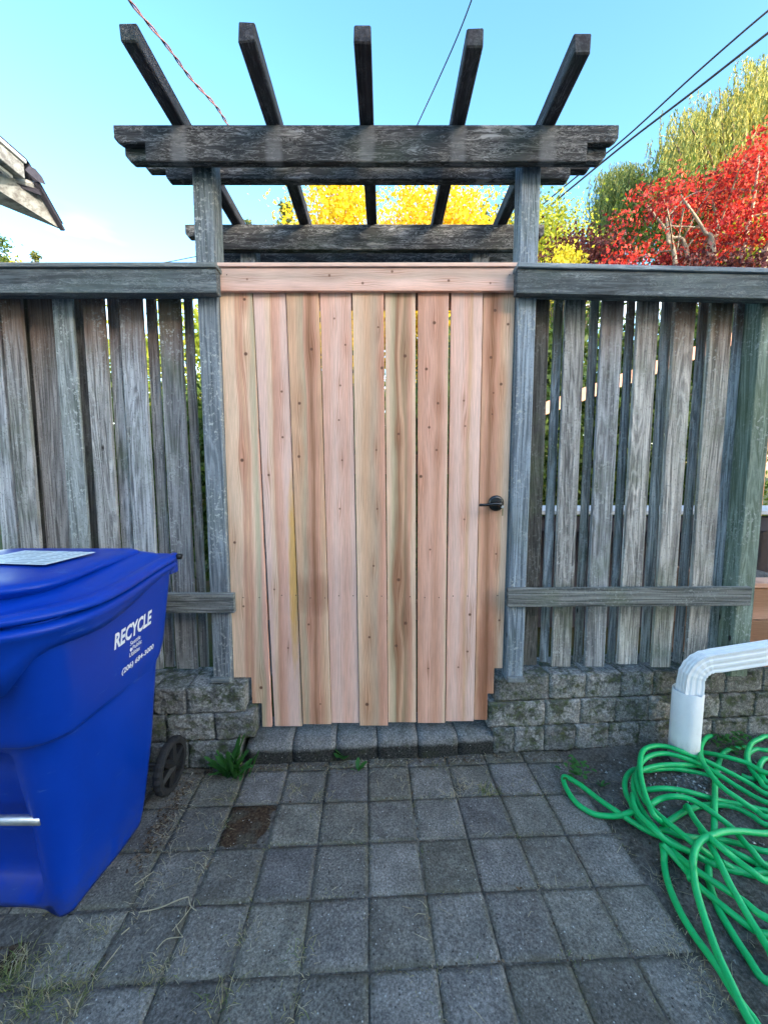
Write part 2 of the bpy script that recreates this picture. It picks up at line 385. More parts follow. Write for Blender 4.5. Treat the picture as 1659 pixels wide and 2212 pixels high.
def mat_step():
    g = Gr('threshold_paver'); r = g.rand(); v = g.vadd(g.co(), g.comb(g.mul(r, 40), g.mul(r, 71), 0))
    a = g.noise(v, 130, 4, .75); b = g.noise(v, 16, 4, .6)
    col = g.ramp(a, [(.3, (.055, .055, .052)), (.5, (.15, .147, .142)), (.72, (.30, .295, .28))])
    o = g.sep(g.co()); face = g.rng(g.add(o[2], g.mul(b, .03)), .094, .078)     # near-black mottling on the upright face
    col = g.mix(g.mul(face, .9), col, g.mix(g.rng(a, .45, .7), (.007, .007, .006), (.06, .06, .052)))
    sp = g.mul(g.rng(g.vor(v, 85), .22, .1), g.math('GREATER_THAN', g.sep(g.vor(v, 85, out='Color'))[0], .85)); col = g.mix(g.mul(sp, .7), col, (.5, .5, .47))
    ms = g.mul(g.rng(b, .55, .7), .6); col = g.mix(ms, col, (.035, .04, .02))
    return g.bsdf(col, .9, g.bump(a, .7, .005), spec=.2)

def mat_soil():
    g = Gr('soil'); v = g.n('ShaderNodeNewGeometry').outputs['Position']
    a = g.noise(v, 90, 5, .75); b = g.noise(v, 9, 4, .6)
    col = g.ramp(a, [(.3, (.030, .026, .022)), (.52, (.095, .084, .070)), (.74, (.23, .21, .18))])
    col = g.mix(g.rng(b, .42, .62), col, g.ramp(a, [(.3, (.050, .046, .042)), (.7, (.23, .215, .195))]))
    return g.bsdf(col, .95, g.bump(a, .9, .01), spec=.1)
def mat_lawn():
    g = Gr('lawn'); v = g.n('ShaderNodeNewGeometry').outputs['Position']
    a = g.noise(v, 30, 5, .75); b = g.noise(v, .8, 4, .6)
    col = g.ramp(a, [(.3, (.018, .03, .010)), (.7, (.075, .10, .03))]); col = g.mix(g.rng(b, .5, .65), col, (.10, .075, .045))
    return g.bsdf(col, .95, g.bump(a, .9, .03), spec=.1)
def mat_plain(name, col, rough=.5, metal=0.0, spec=.4, var=.12, scale=30, bump=.05):
    g = Gr(name); v = g.co(); a = g.noise(v, scale, 4, .65)
    t = g.rng(a, .25, .75, 1 - var, 1 + var); c = g.mix(1.0, col, g.comb(t, t, t), 'MULTIPLY')
    ro = g.rng(a, .3, .7, max(.05, rough - .08), min(1, rough + .1))
    return g.bsdf(c, ro, g.bump(a, bump, .002), metal=metal, spec=spec)
def mat_plastic():
    g = Gr('blue_cart_plastic'); v = g.co()
    sc = g.noise(g.mapv(v, (60, 60, 4)), 1, 4, .7); pl = g.noise(v, 5, 4, .6); fine = g.noise(v, 380, 2, .5)
    col = g.mix(pl, (.0004, .026, .27), (.0008, .048, .41))
    sm = g.mul(g.rng(sc, .70, .80), g.rng(pl, .5, .65)); col = g.mix(g.mul(sm, .3), col, (.16, .27, .55))
    du = g.noise(v, 17, 5, .7); lo = g.rng(g.add(g.sep(v)[2], g.mul(du, .22)), .26, .10); col = g.mix(g.mul(g.mul(lo, g.rng(du, .42, .6)), .55), col, (.05, .06, .085))
    scu = g.noise(g.vadd(g.mapv(v, (9, 9, 55)), g.comb(3, 1, 7)), 1, 5, .75); col = g.mix(g.mul(g.rng(scu, .63, .70), .4), col, (.07, .16, .46))
    ro = g.rng(pl, .3, .7, .28, .46)
    return g.bsdf(col, ro, g.bump(fine, .12, .001), spec=.27)
def mat_leaf(name, cols, rough=.55, tfac=.35, spec=.25):
    g = Gr(name); r = g.island(); n = len(cols)
    col = g.ramp(r, [(i / max(1, n - 1), c) for i, c in enumerate(cols)])
    tr = g.mix(1.0, col, (1.5, 1.4, .8), 'MULTIPLY')
    return g.bsdf(col, rough, spec=spec, trans=tr, tfac=tfac)
def mat_bark(name, a=(.05, .042, .035), b=(.20, .17, .14)):
    g = Gr(name); f = g.noise(g.mapv(g.co(), (14, 14, 3)), 1, 5, .7)
    return g.bsdf(g.mix(g.rng(f, .3, .7), a, b), .9, g.bump(f, .8, .03), spec=.1)
def mat_siding():
    g = Gr('painted_siding'); f = g.noise(g.mapv(g.co(), (2, 2, 30)), 1, 4); 
    return g.bsdf(g.mix(f, (.52, .53, .53), (.66, .67, .66)), .7, spec=.3)
def mat_eave():
    g = Gr('peeling_eave_paint'); v = g.co(); a = g.noise(g.mapv(v, (3, 9, 9)), 2, 5, .7); b = g.noise(v, 40, 4, .7)
    col = g.mix(g.rng(a, .42, .6), (.36, .38, .37), (.17, .165, .16)); col = g.mix(g.mul(g.rng(b, .55, .7), .5), col, (.09, .085, .08))
    return g.bsdf(col, .85, g.bump(b, .3, .004), spec=.2)

def mat_hose():
    g = Gr('green_hose'); v = g.n('ShaderNodeNewGeometry').outputs['Position']; a = g.noise(v, 16, 4, .6); d = g.noise(v, 60, 4, .75)
    col = g.mix(a, (.002, .37, .095), (.006, .48, .14)); col = g.mix(g.mul(g.rng(d, .56, .68), .45), col, (.05, .16, .08))
    return g.bsdf(col, g.rng(d, .3, .7, .3, .6), g.bump(d, .15, .001), spec=.4)
def mat_pipe():
    g = Gr('white_pipe'); v = g.co(); a = g.noise(v, 9, 4, .65); d = g.noise(g.mapv(v, (30, 30, 9)), 1, 5, .7)
    col = g.mix(g.rng(a, .3, .7), (.78, .79, .78), (.70, .71, .70)); z = g.sep(v)[2]
    mud = g.mul(g.rng(g.add(z, g.mul(d, -.14)), .05, -.05), 1.0); col = g.mix(g.mul(mud, .75), col, (.20, .18, .15))
    col = g.mix(g.mul(g.rng(d, .62, .72), .3), col, (.35, .36, .33))
    return g.bsdf(col, .5, g.bump(a, .05, .002), spec=.35)
M = dict(
    post=mat_grey_wood('weathered_post', 'z', (.36, .41, .44), (.10, .12, .135), green=.25, brown=0, lichen=1.1),
    board=mat_grey_wood('weathered_board', 'z', (.55, .555, .54), (.115, .117, .117), brown=.8, height=1.50, green=.6, lichen=.6), board_brown=mat_grey_wood('brown_weathered_board', 'z', (.42, .405, .39), (.10, .095, .092), brown=.7, height=1.5, green=.2, lichen=.2), board_lichen=mat_grey_wood('lichen_spotted_board', 'z', (.42, .46, .45), (.11, .125, .12), brown=0, green=.6, lichen=1.6),
    board_dark=mat_grey_wood('weathered_dark_board', 'z', (.22, .22, .20), (.05, .048, .044), brown=.9, height=1.62, green=.6, lichen=.2),
    endpost=mat_grey_wood('algae_covered_post', 'z', (.30, .36, .28), (.10, .13, .09), green=.7, lichen=.5),
    rail=mat_beam('stained_fence_rail', 'x', (.040, .047, .050), (.40, .45, .45), 1.6),
    rail2=mat_grey_wood('weathered_rail', 'x', (.40, .43, .43), (.075, .085, .085), green=.45, brown=0, lichen=.4),
    cap=mat_grey_wood('weathered_cap', 'x', (.36, .41, .43), (.14, .165, .18), green=.2, brown=0, lichen=.3),
    beam=mat_beam('arbor_beam', 'x', (.019, .019, .019), (.50, .51, .50), 1.9), frontbeam=mat_beam('arbor_front_beam', 'x', (.019, .019, .019), (.50, .51, .50), 1.9, pale_at=(-.71, -.35, .003, .349, .689)), rafter=mat_beam('arbor_rafter', 'y', (.018, .018, .021), (.28, .29, .31), .7),
    arbpost=mat_grey_wood('arbor_post', 'z', (.36, .41, .44), (.10, .12, .135), green=.4, brown=0, lichen=.9),
    paver=mat_paver(), moss=mat_moss_paver(), block=mat_block(), step=mat_step(), soil=mat_soil(), lawn=mat_lawn(),
    blue=mat_plastic(), print=mat_plain('white_print', (.75, .78, .82), .6, var=.06), black=mat_plain('black_plastic', (.012, .012, .013), .45),
    rubber=mat_plain('tyre_rubber', (.016, .016, .017), .8), steel=mat_plain('zinc_bar', (.55, .57, .58), .4, metal=.9),
    handle=mat_plain('black_handle', (.008, .008, .009), .22, spec=.6), screw=mat_plain('rusty_screw', (.05, .03, .022), .6),
    brass=mat_plain('key_metal', (.35, .28, .16), .35, metal=.9),
    pvc=mat_pipe(), vinyl=mat_plain('white_downspout', (.80, .82, .83), .38, var=.05),
    hose=mat_hose(),
    eave=mat_eave(), white=mat_plain('white_trim', (.66, .68, .68), .6, var=.12), dark=mat_plain('dark_shingle', (.035, .035, .05), .85, var=.3),
    siding=mat_siding(), wire=mat_plain('cable_sheath', (.03, .03, .035), .6), wire2=mat_plain('reddish_cable', (.16, .09, .10), .6),
    cedarbox=mat_cedar('cedar_planter_wood', [(0, TAN), (.5, ROSE), (1, BROWN)], w=.14, axis='x', seed=31),
    deck=mat_plain('pale_grey_board', (.42, .45, .48), .7, var=.15, scale=12), orangewood=mat_cedar('stair_rail_wood', [(0, ROSE), (.5, TAN), (1, ROSE)], w=.14, axis='x', seed=44),
    bark=mat_bark('bark'), palebark=mat_bark('pale_bark', (.16, .13, .10), (.42, .36, .28)),
)

# ------------------------------------------------------------------ setting: ground
ground = mesh_obj('ground', me_from('ground', [(-300, -300, -.06), (300, -300, -.06), (300, 1.9, -.06), (-300, 1.9, -.06)], [(0, 1, 2, 3)]), M['soil']); ground['kind'] = 'structure'
lawn = mesh_obj('lawn', me_from('lawn', [(-300, 1.86, .03), (300, 1.86, .03), (300, 600, .03), (-300, 600, .03), (-300, 1.86, -.1), (300, 1.86, -.1)], [(0, 1, 2, 3), (0, 4, 5, 1)]), M['lawn']); lawn['kind'] = 'structure'
# uneven soil bed that the pavers lie in
def soil_h(x, y): return min(.05 if x > .88 else (-.010 if y > 1.36 else -.0030), -.0035 + .005 * mnoise.noise((x * 4, y * 4, 0)) + .005 * mnoise.noise((x * 15, y * 15, 3)) + .003 * mnoise.noise((x * 40, y * 40, 8)) + (.010 * sstep(.86, 1.0, x)))
nx, ny = 240, 140; X0, X1, Y0, Y1 = -2.2, 2.6, -.9, 1.80
vs = [(X0 + (X1 - X0) * i / nx, Y0 + (Y1 - Y0) * j / ny, soil_h(X0 + (X1 - X0) * i / nx, Y0 + (Y1 - Y0) * j / ny)) for j in range(ny + 1) for i in range(nx + 1)]
fs = [(j * (nx + 1) + i, j * (nx + 1) + i + 1, (j + 1) * (nx + 1) + i + 1, (j + 1) * (nx + 1) + i) for j in range(ny) for i in range(nx)]
bed = mesh_obj('soil_bed', me_from('soil_bed', vs, fs, True), M['soil']); bed['kind'] = 'structure'

# pavers, laid a little askew to the fence
pave = bpy.data.objects.new('paver_patio', None); COL.objects.link(pave); pave['kind'] = 'structure'
AP = R(2.5); UX = Vector((math.cos(AP), math.sin(AP), 0)); UY = Vector((-math.sin(AP), math.cos(AP), 0))
S = .1755; ORG = Vector((-.062, 1.404, 0))
rp = random.Random(4)
def paver_me(seed, n=10):
    """worn concrete paver: crumbled arrises, slightly wavy top"""
    s = S - .0022; V, F = [], []; off = Vector((seed * 5.3, seed * 2.1, 0))
    for j in range(n + 1):
        for i in range(n + 1):
            u, v = i / n * 2 - 1, j / n * 2 - 1
            if abs(u) < 1: u = math.copysign(abs(u) ** .8, u)
            if abs(v) < 1: v = math.copysign(abs(v) ** .8, v)
            e = max(abs(u), abs(v)); q = Vector((u * s / 2, v * s / 2, 0)); n1 = mnoise.noise(q * 45 + off); n2 = mnoise.noise(q * 14 + off)
            z = .06 + .0012 * n2 + .0007 * n1; k = 1.0
            if e > .999: z -= .0022 + .004 * max(0, n1); k = 1 - .010 * (1 + n1) - (.02 if abs(u) > .99 and abs(v) > .99 else 0)
            elif e > .9: z -= .0006 + .0016 * max(0, n1)
            V.append((q.x * k, q.y * k, z))
    for j in range(n):
        for i in range(n): a = j * (n + 1) + i; F.append((a, a + 1, a + n + 2, a + n + 1))
    rim = list(range(n + 1)) + [j * (n + 1) + n for j in range(1, n + 1)] + [n * (n + 1) + i for i in range(n - 1, -1, -1)] + [j * (n + 1) for j in range(n - 1, 0, -1)]
    b = len(V)
    for r_ in rim: V.append((V[r_][0], V[r_][1], 0))
    for i in range(len(rim)): j = (i + 1) % len(rim); F.append((rim[i], b + i, b + j, rim[j]))
    return me_from('paver', V, F, True)
pav_me = [paver_me(k) for k in range(10)]
pav_moss = [m.copy() for m in pav_me[:1]]
for m in pav_me: m.materials.append(M['paver'])
pav_moss[0].materials.append(M['moss'])
PAV = []
def front_of_wall(x): return 1.578 + (x + .62) * .066
for j in range(-12, 2):
    for i in range(-9, 5):
        c = ORG + UX * ((i + .5) * S) + UY * ((j + .5) * S)
        if c.y - S * .5 > front_of_wall(c.x) - .01: continue
        mossy = (i == -3 and j == -1) or (i == -6 and j == -3)
        me = pav_moss[0] if mossy else pav_me[rp.randrange(10)]
        dz = rp.uniform(-.0012, .0016) - (.004 if mossy else 0) - (.006 if j >= 0 and rp.random() < .5 else 0)
        o = mesh_obj('paver', me, None, pave, (c.x + rp.uniform(-.0015, .0015), c.y + rp.uniform(-.0015, .0015), -.06 + dz),
                     (rp.uniform(-.005, .005), rp.uniform(-.005, .005), AP + rp.uniform(-.008, .008)))
        PAV.append(c)

# ------------------------------------------------------------------ block walls and threshold
def block_me(w, h, d, seed, rough=.011, cuts=11, rnd_edge=.004):
    """split-faced block: front at y=0, body towards +y, origin at middle of the front bottom"""
    bm = bmesh.new(); bmesh.ops.create_cube(bm, size=1.0)
    bmesh.ops.subdivide_edges(bm, edges=list(bm.edges), cuts=cuts, use_grid_fill=True)
    for v in bm.verts:
        x, y, z = v.co.x, v.co.y, v.co.z
        p = Vector((x * w, (y + .5) * d, (z + .5) * h))
        q = p * 26 + Vector((seed * 7.3, seed * 3.1, seed))
        n1 = mnoise.noise(q * 1.5); n2 = mnoise.noise(q * 4.1); n3 = mnoise.noise(p * 9 + Vector((seed, 0, 0)))
        front = 1 - sstep(-.5, -.2, y)
        e = max(abs(x) * 2 - .90, 0) / .10; ez = max(abs(z) * 2 - .86, 0) / .14
        p.y += front * (rough * (n1 * .6 + n2 * .75) + rnd_edge * (e * e * .8 + ez * ez))
        p.z += .003 * n2 * (1 if z > .49 else .3) - (.006 * max(0, n3) if z > .49 else 0)
        p.x += .0025 * n1 * (abs(x) > .49)
        v.co = p
    bm.normal_update()
    me = bm_me(bm, 'block', True); me.materials.append(M['block']); return me
def wall_pt(x, base): return base + (x + .62) * .066      # the wall line is turned a little against the fence
wl = thing('block_wall', 'low split-face concrete block wall under the fence, left of the gate beside the blue cart', 'wall', (-1.4, 1.6, 0))
wr = thing('block_wall', 'low split-face concrete block wall under the fence, right of the gate behind the white pipe', 'wall', (1.3, 1.68, 0))
CH = .1185; angW = math.atan(.066)
def course(parent, xs, z, off, depth=.19, seed=0):
    for k in range(len(xs) - 1):
        a, b = xs[k], xs[k + 1]; xm = (a + b) / 2
        mesh_obj('block', block_me(b - a - .003, CH - .002, depth, seed + k * 3 + z * 20), None, parent, (xm, front_of_wall(xm) + off, z), (0, 0, angW))
course(wl, [-2.15, -1.93, -1.70, -1.46, -1.25, -1.05, -.85, -.625], 0, 0.0, seed=1)
course(wl, [-2.02, -1.80, -1.57, -1.36, -1.14, -.945, -.74, -.57], CH, .014, seed=2)
course(wl, [-2.14, -1.92, -1.68, -1.45, -1.21, -1.0, -.86, -.612], CH * 2, .024, seed=3)
course(wr, [.50, .60, .74, .89, 1.05, 1.2, 1.38, 1.56, 1.74, 1.92, 2.1], 0, .004, seed=4)
course(wr, [.478, .745, .915, 1.085, 1.25, 1.42, 1.60, 1.78, 1.96, 2.1], CH, .016, seed=5)
course(wr, [.51, .765, .94, 1.11, 1.27, 1.46, 1.63, 1.82, 2.0, 2.12], CH * 2, .026, seed=6)
# moss and debris stay on the blocks' own material; caps behind the fence
st = thing('gate_threshold', 'step of dark concrete pavers beneath the new wooden gate', 'step', (-.05, 1.65, 0))
sx = [-.605, -.405, -.213, -.028, .155, .338, .52]
for k in range(6):
    a, b = sx[k], sx[k + 1]; xm = (a + b) / 2
    bm = bmesh.new(); bmesh.ops.create_cube(bm, size=1.0); bmesh.ops.subdivide_edges(bm, edges=list(bm.edges), cuts=5, use_grid_fill=True)
    for v in bm.verts:
        p = Vector((v.co.x * (b - a - .003), (v.co.y + .5) * .2, (v.co.z + .5) * .105))
        n = mnoise.noise(p * 30 + Vector((k * 5, 0, 0)))
        fr = v.co.y < -.49; tp = v.co.z > .49
        if fr and tp: p.y += .012 + .004 * n; p.z -= .010
        if fr: p.y += .005 * n + .004 * abs(v.co.x * 2) ** 10 * .6
        if tp: p.z += .002 * n - .002 * abs(v.co.x * 2) ** 12
        v.co = p
    me = bm_me(bm, 'threshold_paver', True); me.materials.append(M['step'])
    mesh_obj('threshold_paver', me, None, st, (xm, front_of_wall(xm) + .004 + rp.uniform(-.004, .004), -.012 + rp.uniform(-.003, .003)), (0, rp.uniform(-.008, .008), angW))

# ------------------------------------------------------------------ fence
FY = 1.645                                                # front of the posts
def lathXZ(x, y, Y): p = P(x, y, Y); return p.x, p.z
def fence_board(parent, xa, xb, Y, z0, z1, mat, name='board', th=.017, seed=0, lean=0.0, jit=.002):
    w = xb - xa
    o = mesh_obj(name, box_me(name, w, th, z1 - z0, .0016, jit, lean, seed), mat, parent, ((xa + xb) / 2, Y + th / 2, z0)); return o
fl = thing('wooden_fence', 'weathered grey board fence left of the new gate, behind the blue cart', 'fence', (-1.3, 1.7, .3))
fr = thing('wooden_fence', 'weathered grey board fence right of the new gate, above the white downspout', 'fence', (1.1, 1.7, .3))
rb = random.Random(8)
YF, YB = 1.706, 1.742                                       # front and back layer of boards
left_front = [(-45, -8, 1), (3, 46, 1), (118, 160, 1), (176, 222, 1), (258, 306, 0), (340, 389, 0)]
left_back = [(-14, 10, 1), (42, 66, 1), (62, 120, 0), (158, 180, 1), (229, 254, 0), (313, 334, 0), (396, 414, 0)]
zt = 2.06
for k, (a, b, _) in enumerate(left_front):
    xa, xb = P(a, 644, YF).x, P(b, 644, YF).x
    fence_board(fl, xa, xb, YF - (.012 if k in (1, 2) else 0), .38, zt, M['board_lichen'] if k == 2 else M['board'], seed=k, lean=rb.uniform(-.004, .004))
for k, (a, b, dk) in enumerate(left_back):
    xa, xb = P(a, 644, YB).x, P(b, 644, YB).x
    fence_board(fl, xa, xb, YB - (.012 if k == 2 else 0), .37, zt, M['board_brown'] if k == 2 else M['board_dark'] if dk else M['board'], seed=30 + k, lean=rb.uniform(-.004, .004))
for xx in (-1.86, -2.0, -2.12): fence_board(fl, xx - .05, xx + .05, YF, .38, zt, M['board'], seed=50)
right_front = [(1150, 1189), (1224.7, 1268), (1302, 1348.5), (1379.5, 1425.6), (1460, 1505), (1540, 1588)]
right_back = [(1198, 1216.5), (1278, 1295), (1356.8, 1373), (1435, 1453), (1513.5, 1530), (1592, 1633)]
for k, (a, b) in enumerate(right_front):
    xa, xb = P(a, 663, YF).x, P(b, 663, YF).x
    fence_board(fr, xa, xb, YF, .395 + rb.uniform(-.008, .008), zt, M['board_dark'] if k == 0 else M['board'], seed=60 + k, lean=rb.uniform(-.005, .005))
for k, (a, b) in enumerate(right_back):
    xa, xb = P(a, 663, YB).x, P(b, 663, YB).x
    fence_board(fr, xa, xb, YB, .395, zt, M['board'], seed=80 + k, lean=rb.uniform(-.005, .005))
def mat_post_piece(parent, xa, xb, z0, z1, mat, Y0=FY, d=.088, name='post', seed=0, jit=.002, bev=.004):
    return mesh_obj(name, box_me(name, xb - xa, d, z1 - z0, bev, jit, 0, seed), mat, parent, ((xa + xb) / 2, Y0 + d / 2, z0))
# the gate posts carry the arbor; the fence's own end post stands at the right
mat_post_piece(fr, 1.565, 1.645, .365, 2.03, M['endpost'], 1.665, .085, seed=3)
# rails: stained face rails at the top, thin caps above, weathered rails below
def rail(parent, xa, xb, z0, z1, Y, d, mat, name, dz=0.0, seed=0):
    bm = bmesh.new(); bmesh.ops.create_cube(bm, size=1.0)
    for v in bm.verts:
        v.co = Vector((v.co.x * (xb - xa), v.co.y * d, (v.co.z + .5) * (z1 - z0) + (dz * (v.co.x + .5))))
    bmesh.ops.bevel(bm, geom=list(bm.edges), offset=.0022, segments=1, affect='EDGES')
    return mesh_obj(name, bm_me(bm, name), mat, parent, ((xa + xb) / 2, Y + d / 2, z0))
RY = 1.598
zA, zB = P(300, 579, RY).z, P(300, 632, RY).z
rail(fl, -2.2, P(467, 600, RY).x, zB, zA, RY, .042, M['rail'], 'top_rail')
rail(fl, -2.2, P(467, 600, RY).x + .004, zA + .001, zA + .019, RY - .010, .115, M['cap'], 'cap_board')
rail(fr, P(1117, 600, RY).x, 1.78, zB, zA, RY, .042, M['rail'], 'top_rail', -.028)
rail(fr, P(1117, 600, RY).x - .002, 1.80, zA + .001, zA + .019, RY - .010, .115, M['cap'], 'cap_board', -.028)
rail(fl, -2.2, .02 - .70, zB + .012, zB + .06, 1.645, .036, M['rail'], 'inner_rail')
rail(fr, .622, 1.74, zB + .012, zB + .05, 1.650, .036, M['rail'], 'inner_rail', -.02)
LY = 1.622
rail(fl, -2.2, P(505, 1300, LY).x, P(400, 1325, LY).z, P(400, 1283, LY).z, LY, .024, M['rail2'], 'bottom_rail')
rail(fr, P(1097, 1300, LY).x, P(1623, 1300, LY).x, P(1300, 1312, LY).z, P(1300, 1272, LY).z, LY, .024, M['rail2'], 'bottom_rail', .006)
for zz in (.62, 1.25): pass

# ------------------------------------------------------------------ arbor over the gate
ar = thing('garden_arbor', 'old dark-stained arbor with five rafters over the new gate', 'arbor', (-.07, 1.69, .35))
zTopF, zBotF = 2.592, 2.462
lp = mat_post_piece(ar, -.762, -.682, .352, zBotF + .11, M['arbpost'], FY, .088, seed=1)
rp_ = mat_post_piece(ar, .548, .622, .352, zBotF + .11, M['arbpost'], FY, .088, seed=2)
for xm, w, Yp in ((-.725, .10, FY - .006), (.585, .088, FY - .004)):
    mesh_obj('post_foot', box_me('post_foot', w * .86, .02, .022, .003, .001, seed=5), M['rail2'], ar, (xm, Yp - .004, .357))
def step_profile(x0, x1, z0, z1, s1, s2, ch=.016):
    """beam outline whose two ends are cut in two chamfered steps; s1, s2 the lengths of the upper and lower setbacks"""
    zm = z0 + (z1 - z0) * .5
    return [(x0, z1), (x0, zm + ch), (x0 + ch, zm), (x0 + s1, zm), (x0 + s1, z0 + ch), (x0 + s1 + ch, z0),
            (x1 - s1 - ch, z0), (x1 - s1, z0 + ch), (x1 - s1, zm), (x1 - ch, zm), (x1, zm + ch), (x1, z1)]
def beam(poly, Y, d, mat, name):
    xs = [p[0] for p in poly]; zs = [p[1] for p in poly]; cx, cz = (min(xs) + max(xs)) / 2, min(zs)
    return mesh_obj(name, prism_me(name, [(x - cx, z - cz) for x, z in poly], d, .003), mat, ar, (cx, Y, cz))
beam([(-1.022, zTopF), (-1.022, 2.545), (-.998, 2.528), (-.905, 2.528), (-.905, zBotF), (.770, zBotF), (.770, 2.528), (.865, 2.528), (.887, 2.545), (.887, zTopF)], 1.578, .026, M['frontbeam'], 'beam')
beam([(-1.0, zTopF - .004), (-1.0, 2.505), (-.978, 2.486), (.838, 2.486), (.858, 2.505), (.858, zTopF - .004)], 1.6055, .036, M['beam'], 'beam')
beam(step_profile(-1.0, .865, 2.512, zTopF - .002, .085, 0, .010), 1.736, .036, M['beam'], 'beam')
for Yb, x0, x1 in ((2.148, -1.045, .842), (2.285, -1.03, .835)):
    beam(step_profile(x0, x1, 2.463, zTopF - .003, .09, 0), Yb, .038, M['beam'], 'beam')
mat_post_piece(ar, -.775, -.690, .05, zTopF - .02, M['arbpost'], 2.19, .09, seed=11)
mat_post_piece(ar, .478, .566, .05, zTopF - .02, M['arbpost'], 2.19, .09, seed=12)
# rafters: lie on the beams and reach out towards the house
rafx = [(-.806, -.752), (-.445, -.391), (-.091, -.038), (.255, .308), (.594, .648)]
rz0 = zTopF + .0008
for k, (a, b) in enumerate(rafx):
    y_near = 1.306 + (-.006, -.006, 0, .010, .026)[k]
    mesh_obj('rafter', box_me('rafter', b - a, 2.36 - y_near, .054, .004, .003, 0, 70 + k), M['rafter'], ar, ((a + b) / 2, (2.36 + y_near) / 2, rz0))

# ------------------------------------------------------------------ the new gate
GYF = 1.668; GT = .018
ga = thing('wooden_gate', 'new cedar plank gate with black lever handle under the dark arbor', 'gate', (-.065, GYF, .1))
gb = [(475, 544, 565, 583, 1571), (545.5, 615.5, 592.8, 652, 1571), (617.7, 687.5, 655, 715.6, 1565), (690, 757.7, 716.5, 776, 1563), (761, 828, 777, 838, 1567),
      (831, 897, 839, 899, 1562), (902.7, 969, 902, 961, 1562), (975, 1043, 963, 1023.5, 1559), (1045, 1113.6, 1025, 1055, 1557)]
gk = [[(528, 646, 1), (531, 764, 1.2), (523, 994, 1.2), (507, 1172, 1), (526, 1310, .8), (564, 1486, 1.2)],
      [(608, 845, .8), (610, 944, .8), (580, 1026, .9), (592, 1274, .7), (622, 1401, .6)],
      [(673, 754, 1), (647, 871, 1), (646, 986, 1), (667, 1349, .8), (692, 1521, .5)],
      [(722, 687, .5), (746, 744, .7), (735, 832, .6), (732, 907, .6), (739, 994, .6), (734, 1099, .5)],
      [(817, 707, .7), (825, 795, 1), (813, 972, .6), (815, 1099, .7), (807, 1222, .8), (798, 1376, .9), (793, 1521, 1.3)],
      [(875, 768, 1.1), (861, 937, .9), (861, 1253, 1.2), (876, 1347, 1.2), (856, 1396, 1.1)],
      [(938, 697, 1.1), (921, 797, 1), (946, 871, .9), (927, 923, .9), (943, 972, .8), (909, 1029, 1.1), (929, 1187, .7), (925, 1444, .6)],
      [(1002, 865, .5), (1005, 920, .5), (1003, 1122, .5), (1015, 1328, 1), (1010, 1408, .8), (990, 1442, .5)],
      [(1070, 669, 1), (1098, 699, .9), (1061, 771, 1), (1083, 829, 1), (1072, 1197, .7), (1079, 1341, .8)]]
gs = [[(0, PALE), (.30, PALE), (.40, ROSE), (.52, TAN), (.60, ROSE), (.70, PALE), (.85, (.55, .48, .33)), (1, PINK)],
      [(0, LAV), (.18, PALE), (.26, ROSE), (.48, PINK), (.6, LAV), (.8, LAV), (.9, PALE)],
      [(0, TAN), (.22, (.55, .44, .30)), (.35, ROSE), (.5, BROWN), (.65, ROSE), (.8, TAN), (.95, PALE)],
      [(0, PINK), (.3, LAV), (.6, PINK), (.9, LAV)],
      [(0, PALE), (.25, TAN), (.55, (.56, .42, .30)), (.75, ROSE), (1, PINK)],
      [(0, PALE), (.2, (.53, .44, .28)), (.32, BROWN), (.45, TAN), (.55, (.40, .28, .17)), (.72, ROSE), (.85, PALE)],
      [(0, ROSE), (.35, PINK), (.6, ROSE), (.85, PINK), (.93, PALE)],
      [(0, PINK), (.3, LAV), (.5, PINK), (.62, TAN), (.75, LAV), (1, LAV)],
      [(0, TAN), (.12, ROSE), (.35, BROWN), (.5, ROSE), (.68, TAN), (.82, PALE)]]
YELP, STAIN = (.95, .80, .34), (.62, .52, .47)
gp = [[], [('x', 633, 1240, .019, .42, YELP, 1.0)], [('x', 680, 1283, .10, .09, STAIN, .6), ('x', 672, 1190, .035, .10, STAIN, .4)], [], [], [('x', 872, 1270, .03, .25, STAIN, .5)], [], [], [('x', 1050, 1440, .05, .30, STAIN, .8)]]
